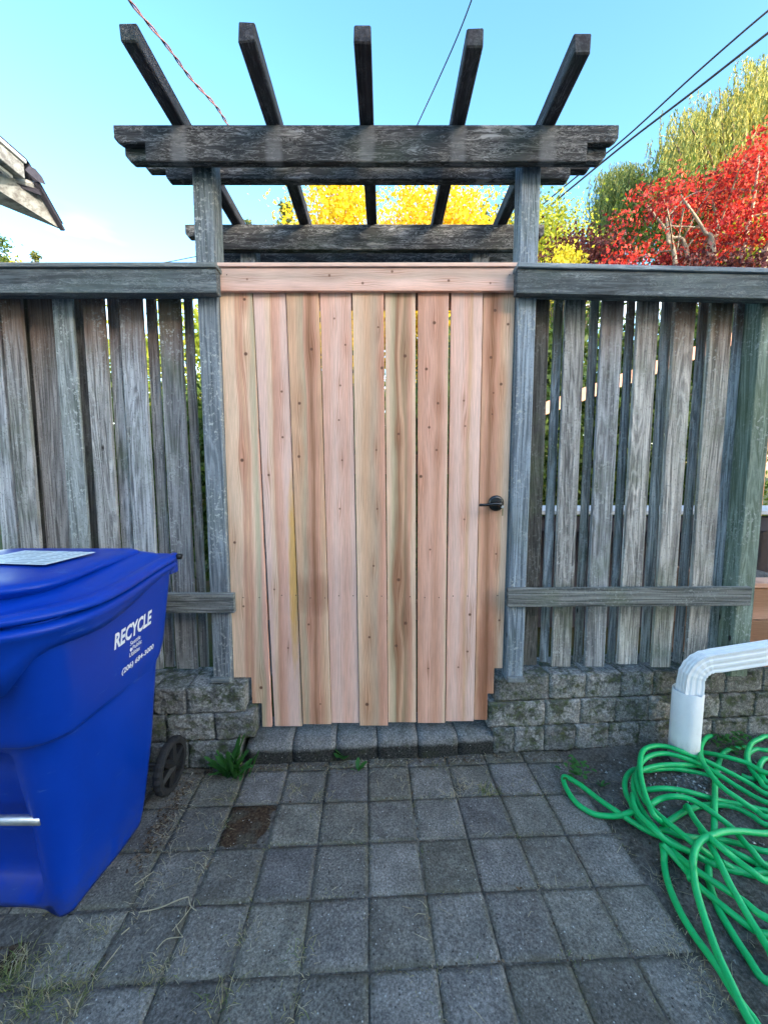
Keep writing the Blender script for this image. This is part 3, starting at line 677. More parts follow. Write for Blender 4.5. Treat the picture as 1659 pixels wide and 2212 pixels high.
for k, (a, b, c, d, yb) in enumerate(gb):
    yo = (0, .004, -.001, .002, -.004, .003, -.002, .001, .004)[k]
    Yk = GYF + yo
    ztop = P(830, 577, GYF).z - .006; zbot = P(830, yb, GYF).z
    xta, xtb = P(a, 644, GYF).x, P(b, 644, GYF).x
    if k in (0, 8):
        pass
    else:
        xba, xbb = P(c, 1560, GYF).x, P(d, 1560, GYF).x
    if k == 0: xba, xbb = xta - .001, P(587, 1560, GYF).x
    if k == 8: xba, xbb = P(1025, 1555, GYF).x, P(1086, 1440, GYF).x
    w = xtb - xta; xm = (xba + xbb) / 2
    T = lambda x, y: (P(x, y, GYF).x - xm, P(x, y, GYF).z - zbot)
    if k == 0:
        poly = [(xta - xm, ztop - zbot), (xba - xm, T(517, 1464)[1]), T(543, 1464), T(543, 1520), T(565.5, 1520), T(565.5, 1571), (xbb - xm, 0), (xtb - xm, ztop - zbot)]
        poly = [poly[0]] + [poly[1], poly[2], (poly[2][0], poly[3][1]), (poly[4][0], poly[3][1]), (poly[4][0], 0), poly[6], poly[7]]
    elif k == 8:
        q1 = T(1068, 1445); q2 = T(1054, 1500)
        poly = [(xta - xm, ztop - zbot), (xba - xm, 0), (q2[0], 0), (q2[0], q2[1]), (q1[0], q2[1]), (q1[0], q1[1]), (xbb - xm, q1[1]), (xtb - xm, ztop - zbot)]
    else:
        poly = [(xta - xm, ztop - zbot), (xba - xm, 0), (xbb - xm, 0), (xtb - xm, ztop - zbot)]
    kn = []
    for (kx, ky, s) in gk[k]:
        u, v = T(kx, ky); kn.append((u, v, .0058 * max(.7, s), min(1, .55 + .4 * s)))
    if k == 8:
        for (kx, ky) in ((1066.5, 848), (1063.6, 894)):
            u, v = T(kx, ky); kn.append((u, v, .0032, 1.0))
    pt = [(T(q[1], q[2])[0], T(q[1], q[2])[1], q[3], q[4], q[5], q[6]) for q in gp[k]]
    mt = mat_cedar('cedar_board', gs[k], kn, w, 'z', 3.7 * k + 1.3, .10, pt)
    mesh_obj('plank', prism_me('plank', poly, GT, .0012), mt, ga, (xm, Yk, zbot))
    for f in (.26, .78):
        if k in (5, 8) and f < .5: continue
        px = (c if k not in (0, 8) else (508 if k == 0 else 1030)) ; qx = (d if k not in (0, 8) else (575 if k == 0 else 1088))
        sp = P(px + (qx - px) * f, 1289 + random.Random(k).uniform(-3, 3), GYF)
        V, F = tube([(0, 0, 0), (0, .002, 0)], .0026, 8)
        mesh_obj('screw', me_from('screw', V, F), M['screw'], ga, (sp.x, Yk - .0008, sp.z))
railk = [(-.49, .045, .004, .7), (-.155, .06, .005, .8), (-.02, .03, .005, .8), (.10, .075, .005, .8), (.33, .04, .005, .9), (.50, .03, .004, .7)]
gx0, gx1 = P(472, 600, GYF - .02).x, P(1116, 600, GYF - .02).x; gz0, gz1 = P(800, 628, GYF - .02).z, P(800, 578, GYF - .02).z
mt = mat_cedar('cedar_rail', [(0, PINK), (.3, LAV), (.6, (.58, .44, .36)), (1, LAV)], [(v - .05, u, r, d) for u, v, r, d in railk], .1, 'x', 77.0, mid=.05)
g_r = prism_me('top_rail', [(gx0 - (gx0 + gx1) / 2, 0), (gx1 - (gx0 + gx1) / 2, 0), (gx1 - (gx0 + gx1) / 2, gz1 - gz0), (gx0 - (gx0 + gx1) / 2, gz1 - gz0)], .019, .0015)
mesh_obj('top_rail', g_r, mt, ga, ((gx0 + gx1) / 2, GYF - .0215, gz0))
mt2 = mat_cedar('cedar_cap', [(0, PALE), (.5, LAV), (1, PALE)], [], .1, 'x', 57.0)
mesh_obj('cap_board', prism_me('cap_board', [(-(gx1 - gx0) / 2, 0), ((gx1 - gx0) / 2, 0), ((gx1 - gx0) / 2, .015), (-(gx1 - gx0) / 2, .015)], .10, .0015), mt2, ga, ((gx0 + gx1) / 2, GYF - .031, gz1 + .001))
for xx in (gx0 + .035, gx1 - .03):
    V, F = tube([(0, 0, 0), (0, .002, 0)], .0024, 8); mesh_obj('screw', me_from('screw', V, F), M['screw'], ga, (xx, GYF - .0223, gz0 + .062))
# frame behind the planks
for zz in (.62, 1.28, 1.98): mesh_obj('frame_rail', prism_me('frame_rail', [(-.56, 0), (.56, 0), (.56, .085), (-.56, .085)], .034, .002), M['cedarbox'], ga, (-.065, GYF + GT + .008, zz))
# lever handle with rose, neck and key
hc = P(1071.5, 1087, GYF)
hd = thing('lever_handle_set', '', '', (0, 0, 0)) if False else None
V, F = [], []
prof = [(.0, -.004), (.034, -.004), (.0345, -.008), (.031, -.0125), (.024, -.015), (.0, -.0155)]
n = 32
for (r, y) in prof:
    for q in range(n): V.append((r * math.cos(2 * math.pi * q / n), y + .004, r * math.sin(2 * math.pi * q / n)))
for i in range(len(prof) - 1):
    for q in range(n): F.append((i * n + q, i * n + (q + 1) % n, (i + 1) * n + (q + 1) % n, (i + 1) * n + q))
rose = mesh_obj('handle_rose', me_from('handle_rose', V, F, True), M['handle'], ga, (hc.x, GYF + .003, hc.z))
V, F = tube([(0, -.01, 0), (0, -.042, 0)], .0105, 14); tube(catmull([(.004, -.043, 0), (-.006, -.049, .001), (-.03, -.05, .001), (-.06, -.048, -.002), (-.088, -.044, -.003)], 5), [.0095] * 5 + [.0072] * 8 + [.006] * 7 + [.0045], 10, V, F)
mesh_obj('lever', me_from('lever', V, F, True), M['handle'], rose, (hc.x + .004, GYF + .002, hc.z - .002))
V, F = tube([(0, 0, 0), (0, -.014, 0)], .006, 10); bmv = me_from('key', V, F)
mesh_obj('key_cylinder', bmv, M['steel'], rose, (hc.x + .022, GYF - .011, hc.z - .014))
mesh_obj('key', box_me('key', .006, .0015, .034, .0004), M['brass'], rose, (hc.x + .022, GYF - .024, hc.z - .052))

# ------------------------------------------------------------------ blue recycling cart
XC = -1.125
cart = thing('recycling_cart', 'blue wheeled recycling cart with white lettering, in front of the left fence', 'trash bin', (XC, 1.2, 0))
def interp(z, tab):
    for (a, b), (c, d) in zip(tab, tab[1:]):
        if z <= c: return b + (d - b) * (z - a) / (c - a)
    return tab[-1][1]
T_XR = [(0, .232), (.04, .240), (.30, .270), (.58, .292), (.62, .300), (.92, .338)]        # half width
T_YF = [(0, .985), (.04, .982), (.30, .952), (.575, .915), (.60, .893), (.92, .842)]
T_YB = [(0, 1.335), (.10, 1.350), (.30, 1.368), (.60, 1.385), (.64, 1.415), (.92, 1.425)]
def cart_section(hw, yf, yb, r, n=12, bow=.0):
    """rounded rectangle, counter-clockwise from the right-front corner"""
    pts = []
    for (cx, cy, a0) in ((hw - r, yf + r, -90), (hw - r, yb - r * .6, 0), (-hw + r, yb - r * .6, 90), (-hw + r, yf + r, 180)):
        rr = r if cy < (yf + yb) / 2 else r * .6
        if rr != r: cx = math.copysign(hw - rr, cx)
        for k in range(n + 1):
            a = R(a0 + 90 * k / n); pts.append([cx + rr * math.cos(a), cy + rr * math.sin(a)])
        # straight run to the next corner is subdivided below
    out = []
    for i, p in enumerate(pts):
        q = pts[(i + 1) % len(pts)]; L = math.dist(p, q); m = max(1, int(round(L / .03))) if L > .06 else 1
        out.append((p, q, m))
    return pts, out
def side_x(y, z): return XC + interp(z, T_XR)
levels = [0, .012, .04, .08, .12, .16, .2, .26, .32, .38, .44, .5, .54, .565, .580, .588, .594, .602, .62, .66, .7, .75, .8, .85, .9, .93]
V, F = [], []; NP = None
NS = 14
def section_pts(z):
    hw, yf, yb = interp(z, T_XR), interp(z, T_YF), interp(z, T_YB); r = .035 + .05 * sstep(0, .35, z)
    pts = []
    cor = [(hw, yf, -90, r), (hw, yb, 0, .05), (-hw, yb, 90, .05), (-hw, yf, 180, r)]
    cen = [(hw - r, yf + r), (hw - .05, yb - .05), (-hw + .05, yb - .05), (-hw + r, yf + r)]
    for i in range(4):
        cx, cy = cen[i]; rr = cor[i][3]; a0 = cor[i][2]
        arc = [(cx + rr * math.cos(R(a0 + 90 * k / 10)), cy + rr * math.sin(R(a0 + 90 * k / 10))) for k in range(11)]
        pts += arc
        nx_, ny_ = cen[(i + 1) % 4]; r2 = cor[(i + 1) % 4][3]; b0 = cor[(i + 1) % 4][2]
        e = (nx_ + r2 * math.cos(R(b0)), ny_ + r2 * math.sin(R(b0))); s = arc[-1]
        for k in range(1, NS): t = k / NS; pts.append((s[0] + (e[0] - s[0]) * t, s[1] + (e[1] - s[1]) * t))
    res = []
    for (x, y) in pts:
        # shallow ledge: below it the front and the fore part of the sides step in
        zl = .588 + .05 * sstep(1.0, 1.3, y) * 0
        k = (1 - sstep(zl - .008, zl + .004, z)) * (1 - sstep(.98, 1.24, y)) * .020
        cx, cy = 0, 1.15; d = math.hypot(x - cx, y - cy); x -= (x - cx) / d * k; y -= (y - cy) / d * k
        # recessed front bay for the lifting bar
        if y < yf + .06:
            m = (1 - sstep(.115, .165, abs(x))) * sstep(.03, .10, z) * (1 - sstep(.50, .57, z)); y += .060 * m
            m2 = (1 - sstep(.11, .2, abs(x))) * (1 - sstep(.0, .05, z)); y += .02 * m2
        res.append((x, y))
    return res
for z in levels:
    s = section_pts(z); NP = len(s)
    for (x, y) in s:
        zz = z
        if z < .02 and y < interp(z, T_YF) + .03 and abs(x) < .16: zz = z + .022          # front lip lifts between the two feet
        V.append((x, y - 1.2, zz))
for i in range(len(levels) - 1):
    for k in range(NP): F.append((i * NP + k, i * NP + (k + 1) % NP, (i + 1) * NP + (k + 1) % NP, (i + 1) * NP + k))
F.append(tuple(range(NP))[::-1])
body = mesh_obj('body', me_from('body', V, F, True), M['blue'], cart, (XC, 1.2, 0))
# rim: a flared collar that hangs lower across the front, and the lid resting on it
def ring_pts(hw, yf, yb, r, rb, n=12, ns=16):
    pts = []; cen = [(hw - r, yf + r, -90, r), (hw - rb, yb - rb, 0, rb), (-hw + rb, yb - rb, 90, rb), (-hw + r, yf + r, 180, r)]
    for i in range(4):
        cx, cy, a0, rr = cen[i]; arc = [(cx + rr * math.cos(R(a0 + 90 * k / n)), cy + rr * math.sin(R(a0 + 90 * k / n))) for k in range(n + 1)]; pts += arc
        nx_, ny_, b0, r2 = cen[(i + 1) % 4]; e = (nx_ + r2 * math.cos(R(b0)), ny_ + r2 * math.sin(R(b0))); s = arc[-1]
        for k in range(1, ns): t = k / ns; pts.append((s[0] + (e[0] - s[0]) * t, s[1] + (e[1] - s[1]) * t))
    return pts
def collar_low(x, y):
    side = .862 + .030 * sstep(1.0, 1.4, y)                                 # sides: shallow, rising to the hinge
    front = 1 - sstep(.83, .93, y)
    drop = .085 * front * (1 - sstep(.25, .325, abs(x)))
    return side - drop - .012 * front
def taper(x, y): return x * (1 - .085 * sstep(.95, 1.45, y))          # the rim narrows a little towards the hinge
rings = []
NR = None
for (off, key) in ((-.004, 'lowin'), (.020, 'low'), (.026, 'mid'), (.034, 'flare'), (.040, 'lip'), (.034, 'liptop'), (.0, 'top')):
    ps = ring_pts(.344 + off, .838 - off * 1.6, 1.432 + off * .4, .20, .05); NR = len(ps); row = []
    for (x, y) in ps:
        lo = collar_low(x, y)
        z = {'lowin': lo + .002, 'low': lo, 'mid': lo + (.9 - lo) * .5, 'flare': .902, 'lip': .914, 'liptop': .924, 'top': .928}[key] + .028 * sstep(1.0, 1.43, y)
        row.append((taper(x, y), y - 1.2, z))
    rings.append(row)
V = [p for r_ in rings for p in r_]; F = []
for i in range(len(rings) - 1):
    for k in range(NR): F.append((i * NR + k, i * NR + (k + 1) % NR, (i + 1) * NR + (k + 1) % NR, (i + 1) * NR + k))
mesh_obj('rim', me_from('rim', V, F, True), M['blue'], cart, (XC, 1.2, 0))
lidr = []
LT = [(.020, .931), (.036, .934), (.043, .940), (.040, .950), (.026, .957), (.006, .958), (-.006, .955), (-.022, .966), (-.07, .978), (-.13, .984), (-.21, .988), (-.30, .989)]
for (off, z) in LT:
    ps = ring_pts(max(.03, .344 + off), .838 - off * 1.25, 1.425 + off * .55, max(.02, .20 + off * .6), max(.012, .05 + off * .1)); row = []
    for (x, y) in ps:
        zz = z + .022 * sstep(1.0, 1.43, y)
        fz = 1 - sstep(.86, .97, y)
        if off < .01 and off > -.06: zz -= .016 * fz * (1 - sstep(.2, .3, abs(x)))      # grip groove across the front of the lid
        row.append((taper(x, y), y - 1.2, zz))
    lidr.append(row)
NR = len(lidr[0]); V = [p for r_ in lidr for p in r_]; F = []
for i in range(len(lidr) - 1):
    for k in range(NR): F.append((i * NR + k, i * NR + (k + 1) % NR, (i + 1) * NR + (k + 1) % NR, (i + 1) * NR + k))
F.append(tuple((len(lidr) - 1) * NR + k for k in range(NR)))
lid = mesh_obj('lid', me_from('lid', V, F, True), M['blue'], cart, (XC, 1.2, 0))
# raised panel on the lid with a curved front lip
pan = []
for (o_, z) in ((-.02, .960), (.006, .984), (.010, .992), (.004, 1.000), (-.012, 1.005), (-.05, 1.007), (-.2, 1.010)):
    pan.append([(taper(x, y), y - 1.2, z + .019 * sstep(1.0, 1.43, y) - (0 if y < 1.1 else .012 * sstep(1.1, 1.38, y) * (z > .98))) for (x, y) in ring_pts(.262 + o_, .893 - o_, 1.375 + o_ * .4, max(.02, .12 + o_ * .5), .03)])
NR = len(pan[0]); V = [p for r_ in pan for p in r_]; F = []
for i in range(len(pan) - 1):
    for k in range(NR): F.append((i * NR + k, i * NR + (k + 1) % NR, (i + 1) * NR + (k + 1) % NR, (i + 1) * NR + k))
F.append(tuple((len(pan) - 1) * NR + k for k in range(NR)))
mesh_obj('raised_panel', me_from('raised_panel', V, F, True), M['blue'], lid, (XC, 1.2, 0))
# paper sticker on the lid, with printed lines
gst = Gr('lid_sticker'); so = gst.sep(gst.co()); 
ln = gst.math('FRACT', gst.mul(so[1], 52.0)); wrd = gst.noise(gst.mapv(gst.co(), (38, 3, 1)), 1, 2, .6)
txt = gst.mul(gst.math('LESS_THAN', ln, .5), gst.math('GREATER_THAN', wrd, .47)); inx = gst.mul(gst.rng(gst.math('ABSOLUTE', so[0]), .118, .112), 1.0)
gst.bsdf(gst.mix(gst.mul(gst.mul(txt, inx), .6), (.62, .70, .72), (.16, .22, .26)), .5, spec=.3)
mesh_obj('sticker', box_me('sticker', .26, .17, .0012, 0), gst.mat, lid, (XC + .04, 1.175, 1.0200), (R(.9), 0, R(-6)))
# hinge lugs, axle, wheels, handle bar, lifting bar
for sgn in (-1, 1):
    mesh_obj('hinge_lug', box_me('hinge_lug', .022, .05, .075, .006, seg=2), M['blue'], cart, (XC + sgn * .325, 1.428, .905))
    V, F = tube([(-.012, 0, 0), (.012, 0, 0)], .011, 12); mesh_obj('hinge_pin', me_from('hinge_pin', V, F, True), M['black'], cart, (XC + sgn * .339, 1.447, .965))
V, F = tube([(-.31, 0, 0), (.31, 0, 0)], .016, 12); mesh_obj('handle_bar', me_from('handle_bar', V, F, True), M['blue'], cart, (XC, 1.47, .945))
V, F = tube([(-.27, 0, 0), (.27, 0, 0)], .009, 10); mesh_obj('axle', me_from('axle', V, F, True), M['black'], cart, (XC, 1.455, .106))
V, F = tube([(-.19, 0, 0), (.19, 0, 0)], .013, 12); mesh_obj('lifting_bar', me_from('lifting_bar', V, F, True), M['steel'], cart, (XC, .968, .335))
for sgn in (-1, 1):
    wx = XC + sgn * .262
    V, F = [], []; n = 44
    prof = [(-.014, .078), (-.017, .091), (-.014, .102), (-.005, .106), (.005, .106), (.014, .102), (.017, .091), (.014, .078)]
    for (px, pr) in prof:
        for q in range(n):
            rr = pr - (.004 if pr > .098 and q % 2 else 0); V.append((px, rr * math.cos(2 * math.pi * q / n), rr * math.sin(2 * math.pi * q / n)))
    for i in range(len(prof)):
        j = (i + 1) % len(prof)
        for q in range(n): F.append((i * n + q, i * n + (q + 1) % n, j * n + (q + 1) % n, j * n + q))
    wheel = mesh_obj('wheel', me_from('wheel', V, F), M['rubber'], cart, (wx, 1.455, .106))
    V, F = [], []
    for q in range(6):
        a = q * math.pi / 3 + .3; tube([(sgn * .006, 0, 0), (sgn * .002, .082 * math.cos(a), .082 * math.sin(a))], [.020, .012], 6, V, F)
    tube([(-.018, 0, 0), (.018, 0, 0)], .022, 14, V, F)
    mesh_obj('hub', me_from('hub', V, F), M['black'], wheel, (wx, 1.455, .106))
# printed lettering on the right side of the body
def print_on_side(txt, name, y0, z0, length, height, bold=.0, shear=0.0, slope=0.0):
    cu = bpy.data.curves.new(name, 'FONT'); cu.body = txt; cu.size = 1.0; cu.offset = bold; cu.resolution_u = 3
    to = bpy.data.objects.new(name, cu); COL.objects.link(to); bpy.context.view_layer.update()
    me = bpy.data.meshes.new_from_object(to.evaluated_get(bpy.context.evaluated_depsgraph_get())); bpy.data.objects.remove(to)
    bm = bmesh.new(); bm.from_mesh(me); bmesh.ops.triangulate(bm, faces=bm.faces)
    bmesh.ops.subdivide_edges(bm, edges=[e for e in bm.edges if e.calc_length() > .4], cuts=1)
    xs = [v.co.x for v in bm.verts]; ys = [v.co.y for v in bm.verts]; xa, xb, ya, yb = min(xs), max(xs), min(ys), max(ys)
    for v in bm.verts:
        u = (v.co.x - xa) / (xb - xa); w = (v.co.y - ya) / (yb - ya)
        y = y0 + u * length + shear * w * height; z = z0 + w * height + slope * u
        v.co = Vector((side_x(y, z) + .0014 - XC, y - 1.2, z))
    bmesh.ops.recalc_face_normals(bm, faces=bm.faces)
    me2 = bm_me(bm, name); bpy.data.meshes.remove(me)
    return mesh_obj(name, me2, M['print'], body, (XC, 1.2, 0))
print_on_side('RECYCLE', 'lettering', 1.108, .750, .180, .052, .034, 0, .012)
print_on_side('Seattle', 'lettering', 1.182, .730, .052, .015, .012, 0, .003)
print_on_side('Public', 'lettering', 1.196, .711, .046, .014, .012, 0, .003)
print_on_side('Utilities', 'lettering', 1.182, .691, .052, .015, .012, 0, .003)
print_on_side('(206) 684-3000', 'lettering', 1.150, .645, .165, .024, .022, 0, .012)
V = []; 
for q in range(16): V.append((q, 0)) 
vv = [(0, 0, 0)] + [(.0055 * math.cos(2 * math.pi * q / 16), .0055 * math.sin(2 * math.pi * q / 16) * 1.1, 0) for q in range(16)]
lv = [(side_x(1.188, .716) + .0015 - XC, 1.188 + a - 1.2, .716 + b) for a, b, _ in vv]
mesh_obj('emblem', me_from('emblem', lv, [(0, 1 + q, 1 + (q + 1) % 16) for q in range(16)]), M['print'], body, (XC, 1.2, 0))

# ------------------------------------------------------------------ downspout and drain pipe
dp = thing('drain_pipe', 'upright round white drain pipe beside the coiled hose', 'pipe', (1.337, 1.612, 0))
V, F = [], []; n = 40
prof = [(.057, -.03), (.057, .333), (.0555, .335), (.053, .333), (.053, -.02)]
for (r_, z) in prof:
    for q in range(n):
        a = 2 * math.pi * q / n; V.append((r_ * math.cos(a), r_ * math.sin(a), z + (.006 * mnoise.noise((math.cos(a) * 2, math.sin(a) * 2, 0)) if z > .3 else 0)))
for i in range(len(prof) - 1):
    for q in range(n): F.append((i * n + q, i * n + (q + 1) % n, (i + 1) * n + (q + 1) % n, (i + 1) * n + q))
mesh_obj('pipe', me_from('pipe', V, F, True), M['pvc'], dp, (1.337, 1.612, 0))
ds = thing('downspout', 'white ribbed rectangular downspout bending into the round drain pipe', 'downspout', (1.337, 1.612, .3))
path = [(-.004, 0, -.06), (-.004, 0, .0), (-.003, 0, .03)]
c0 = Vector((.085, 0, .045)); 
for k in range(1, 10):
    a = R(180 - 79 * k / 9); path.append((c0.x + .088 * math.cos(a), 0, c0.z + .088 * math.sin(a)))
e = Vector(path[-1]); d_ = Vector((math.cos(R(11)), -.05, math.sin(R(11))))
path += [tuple(e + d_ * s) for s in (.03, .06, .12, .3, .7, 1.2)]
def rib_section(w, h, t):
    """cross-section with ribs: w across the bend's axis (y), h in the bend's plane"""
    pts = []; ribs = [(-.5, 0), (-.42, 0), (-.36, -.1), (-.28, -.1), (-.22, 0), (-.08, 0), (-.03, -.1), (.05, -.1), (.1, 0), (.22, 0), (.28, -.1), (.36, -.1), (.42, 0), (.5, 0)]
    for u, q in ribs: pts.append((-w / 2 - q * w * .45, u * h))            # side towards the viewer
    for u, q in ribs: pts.append((u * w, h / 2 + q * h * .3))
    for u, q in reversed(ribs): pts.append((w / 2 + q * w * .4, u * h))
    for u, q in reversed(ribs): pts.append((u * w, -h / 2 - q * h * .3))
    return pts
sec = rib_section(.056, .082, 0); V, F = [], []
pp = [Vector(p) for p in path]
for i, p in enumerate(pp):
    d = (pp[min(i + 1, len(pp) - 1)] - pp[max(i - 1, 0)]).normalized(); yv = Vector((0, 1, 0)); up = d.cross(yv).normalized() * -1; yv = up.cross(d) * -1
    k = 1.0 - (.05 if 3 <= i <= 11 and i % 2 else 0)
    for (a, b) in sec: V.append(p + Vector((0, 1, 0)) * a * k + up * b * k)
m = len(sec)
for i in range(len(pp) - 1):
    for q in range(m): F.append((i * m + q, i * m + (q + 1) % m, (i + 1) * m + (q + 1) % m, (i + 1) * m + q))
dsm = me_from('spout', V, F)
mesh_obj('spout', dsm, M['vinyl'], ds, (1.345, 1.608, .335))

# ------------------------------------------------------------------ garden hose
def A8(x, y): return (1161 + .4 * x, 1327 + .4 * y)
def AH(x, y): return (1294 + .22 * x, 1576 + .22 * y)
def hosepath(f, pts, lay, ends=(None, None)):
    out = []
    for i, (x, y) in enumerate(pts):
        L = lay[min(i, len(lay) - 1)] if isinstance(lay, (list, tuple)) else lay
        z = .0115 + .017 * L; px, py = f(x, y); out.append(G(px, py, z))
    return out
def off_right(p, k):
    return [p + Vector((.12, .0 + .03 * math.sin(k * 2.1), -.01)), p + Vector((.32, .10 * math.sin(k * 1.7), -.012)), p + Vector((.48, .22 * math.sin(k), 0))]
ST = [
 (A8, [(525, 1062), (460, 1085), (390, 1092), (300, 1078), (210, 1020), (155, 940), (139, 885), (165, 885), (240, 930), (330, 1000), (420, 1062), (500, 1115), (600, 1175), (700, 1215), (820, 1290), (960, 1360)], [2, 1, 0, 0, 0, 0, .2, .4, .5, .6, .9, .6, .3, .2, .2, 0]),
 (AH, [(1660, 640), (1500, 545), (1300, 435), (1080, 325), (950, 275), (800, 213), (680, 172), (560, 162), (450, 195), (408, 270), (402, 400), (430, 560), (480, 720), (545, 850), (660, 945)], [1, 1, 2, 3, 3, 4, 4, 4, 4, 4, 4, 4, 4, 4, 1]),
 (AH, [(1660, 725), (1400, 590), (1150, 430), (1000, 345), (800, 270), (650, 238), (520, 255), (420, 320), (378, 430), (375, 520), (430, 670), (530, 790), (660, 905), (780, 1000), (900, 1100), (1050, 1210), (1150, 1280), (1400, 1400)], [1, 1, 2, 2, 3, 3, 3, 3, 3, 3, 3, 3, 3, 3, 3, 1, 0]),
 (AH, [(1100, 465), (950, 425), (800, 395), (700, 385), (560, 392), (470, 405), (360, 395), (285, 440), (252, 530), (265, 630), (315, 730), (350, 830), (430, 930), (560, 1010)], [0, 0, 1, 1, 1, 1, 1, 1, 1, 1, 1, .5, .4, .2]),
 (AH, [(1050, 372), (950, 357), (800, 348), (650, 350), (520, 372), (430, 400), (355, 450), (338, 560), (370, 690), (450, 840), (540, 960), (620, 1060), (720, 1190), (850, 1320), (900, 1480)], [0, 1, 2, 2, 2, 2, 2, 2, 2, 2, 2, 2, 1, 1, 1]),
 (AH, [(330, 640), (335, 720), (380, 820), (470, 920), (570, 1020), (680, 1110), (800, 1165), (920, 1215), (1050, 1290), (1140, 1330), (1300, 1390), (1500, 1410), (1660, 1385)], [2, 3, 3, 3, 3, 2, 1.5, 1, 0, 0, 0, 0, 0]),
 (AH, [(600, 985), (680, 1000), (780, 1040), (900, 1060), (1000, 1075)], [.5, 1, 1, 1, 0]),
 (AH, [(500, 745), (600, 685), (720, 660), (850, 672), (980, 730), (1120, 825), (1300, 965), (1400, 1080), (1500, 1190), (1660, 1345)], [2, 2, 3, 3, 3, 3, 2, 2, 2, 1]),
 (AH, [(440, 600), (600, 582), (760, 592), (900, 622), (1080, 672), (1200, 705), (1400, 745), (1660, 805)], [1, 2, 2, 2, 1, 0, 0, 0]),
 (AH, [(640, 950), (690, 905), (770, 850), (850, 800), (880, 790), (960, 765), (1060, 745), (1200, 742), (1350, 772), (1500, 850), (1660, 945)], [0, .5, .5, .6, .6, .4, .6, 1, 1, 1, 1]),
 (AH, [(850, 775), (872, 757), (890, 800), (950, 900), (1060, 1035), (1200, 1165), (1350, 1285), (1500, 1395), (1660, 1490)], [1.2, 2, 2.6, 4, 5, 5, 4, 4, 3]),
 (AH, [(1440, 178), (1300, 195), (1215, 240), (1172, 340), (1142, 480), (1137, 700), (1132, 900), (1130, 1040)], [0, 0, 0, 0, 1, 2, 2, 1]),
 (AH, [(1660, 42), (1480, 28), (1300, 26), (1150, 42), (1045, 92), (997, 180), (1012, 300), (1080, 420), (1200, 560), (1400, 705), (1550, 805), (1660, 865)], [1, 1, 1, 1, 2, 3, 4, 4, 4, 3, 2, 2]),
 (AH, [(925, 215), (1080, 237), (1250, 272), (1450, 332), (1660, 432)], [0, 1, 2, 2, 2]),
 (AH, [(1660, 70), (1580, 92), (1500, 135), (1462, 210), (1452, 300), (1500, 400), (1580, 500), (1660, 580)], [2, 2, 2, 2, 2, 1, 1, 1]),
 (AH, [(1660, 207), (1550, 195), (1480, 225), (1462, 280), (1500, 400)], 0),
 (AH, [(1660, 290), (1605, 310), (1575, 375), (1600, 450), (1660, 520)], 1),
 (AH, [(1400, 455), (1500, 490), (1560, 470), (1660, 560)], 0),
 (AH, [(1660, 1022), (1400, 1002), (1250, 1005), (1130, 1035), (1010, 1085), (945, 1180), (922, 1300), (928, 1400), (950, 1560), (1000, 1740), (1080, 1980), (1170, 2220), (1290, 2480), (1420, 2760), (1560, 3000)], [2, 3, 4, 5, 5, 5, 5, 4, 3, 2, 1, 1, 1, 1, 1]),
 (AH, [(1000, 1000), (1060, 1070), (1130, 1205), (1200, 1345), (1290, 1530), (1410, 1740), (1540, 1960), (1660, 2150), (1800, 2350)], [3, 3.5, 4, 4, 3, 2, 1, 1, 1]),
 (AH, [(620, 1140), (638, 1230), (640, 1320), (655, 1420), (690, 1550), (760, 1720), (850, 1890), (960, 2060), (1080, 2220), (1200, 2390), (1330, 2600), (1500, 2830), (1660, 2990)], [1, 1, 0, 0, 0, 0, 0, 0, .4, .5, .5, 0, 0]),
 (AH, [(1130, 1080), (1230, 1095), (1350, 1122), (1500, 1165), (1660, 1205)], 0),
 (AH, [(1180, 1130), (1280, 1185), (1400, 1245), (1520, 1300), (1620, 1345)], [1, 1, 1, .5, .2]),
 (AH, [(700, 1180), (880, 1330), (960, 1390), (1080, 1470), (1250, 1580), (1420, 1690), (1660, 1860)], [1, 2, 2, 2, 2, 2, 2]),
 (AH, [(620, 1130), (760, 1280), (880, 1420), (980, 1540), (1120, 1660), (1280, 1790), (1420, 1900), (1540, 1980), (1660, 2020)], [2, 1, .6, .6, .6, .6, .4, 0, 0]),
 (AH, [(1075, 1360), (1080, 1480), (1110, 1600), (1180, 1780), (1300, 1990), (1450, 2220), (1660, 2480)], [0, 0, 0, 0, 0, 0, 0]),
 (AH, [(1200, 1300), (1350, 1390), (1500, 1430), (1660, 1410)], [1, 0, 0, 0]),
]
V, F = [], []
for k, (f, pts, lay) in enumerate(ST):
    p3 = hosepath(f, pts, lay)
    q0, q1 = f(*pts[0]), f(*pts[-1])
    if q1[0] > 1640: p3 = p3 + off_right(p3[-1], k)
    if q0[0] > 1640: p3 = off_right(p3[0], k + .5)[::-1] + p3
    sm = catmull(p3, 7)
    tube(sm, .0098, 10, V, F)
hose = mesh_obj('garden_hose', me_from('garden_hose', [Vector(v) - Vector((1.15, 1.2, 0)) for v in V], F, True), M['hose'], None, (1.15, 1.2, 0))
tag(hose, 'tangled bright green garden hose heaped on the ground beside the white pipe', 'hose')

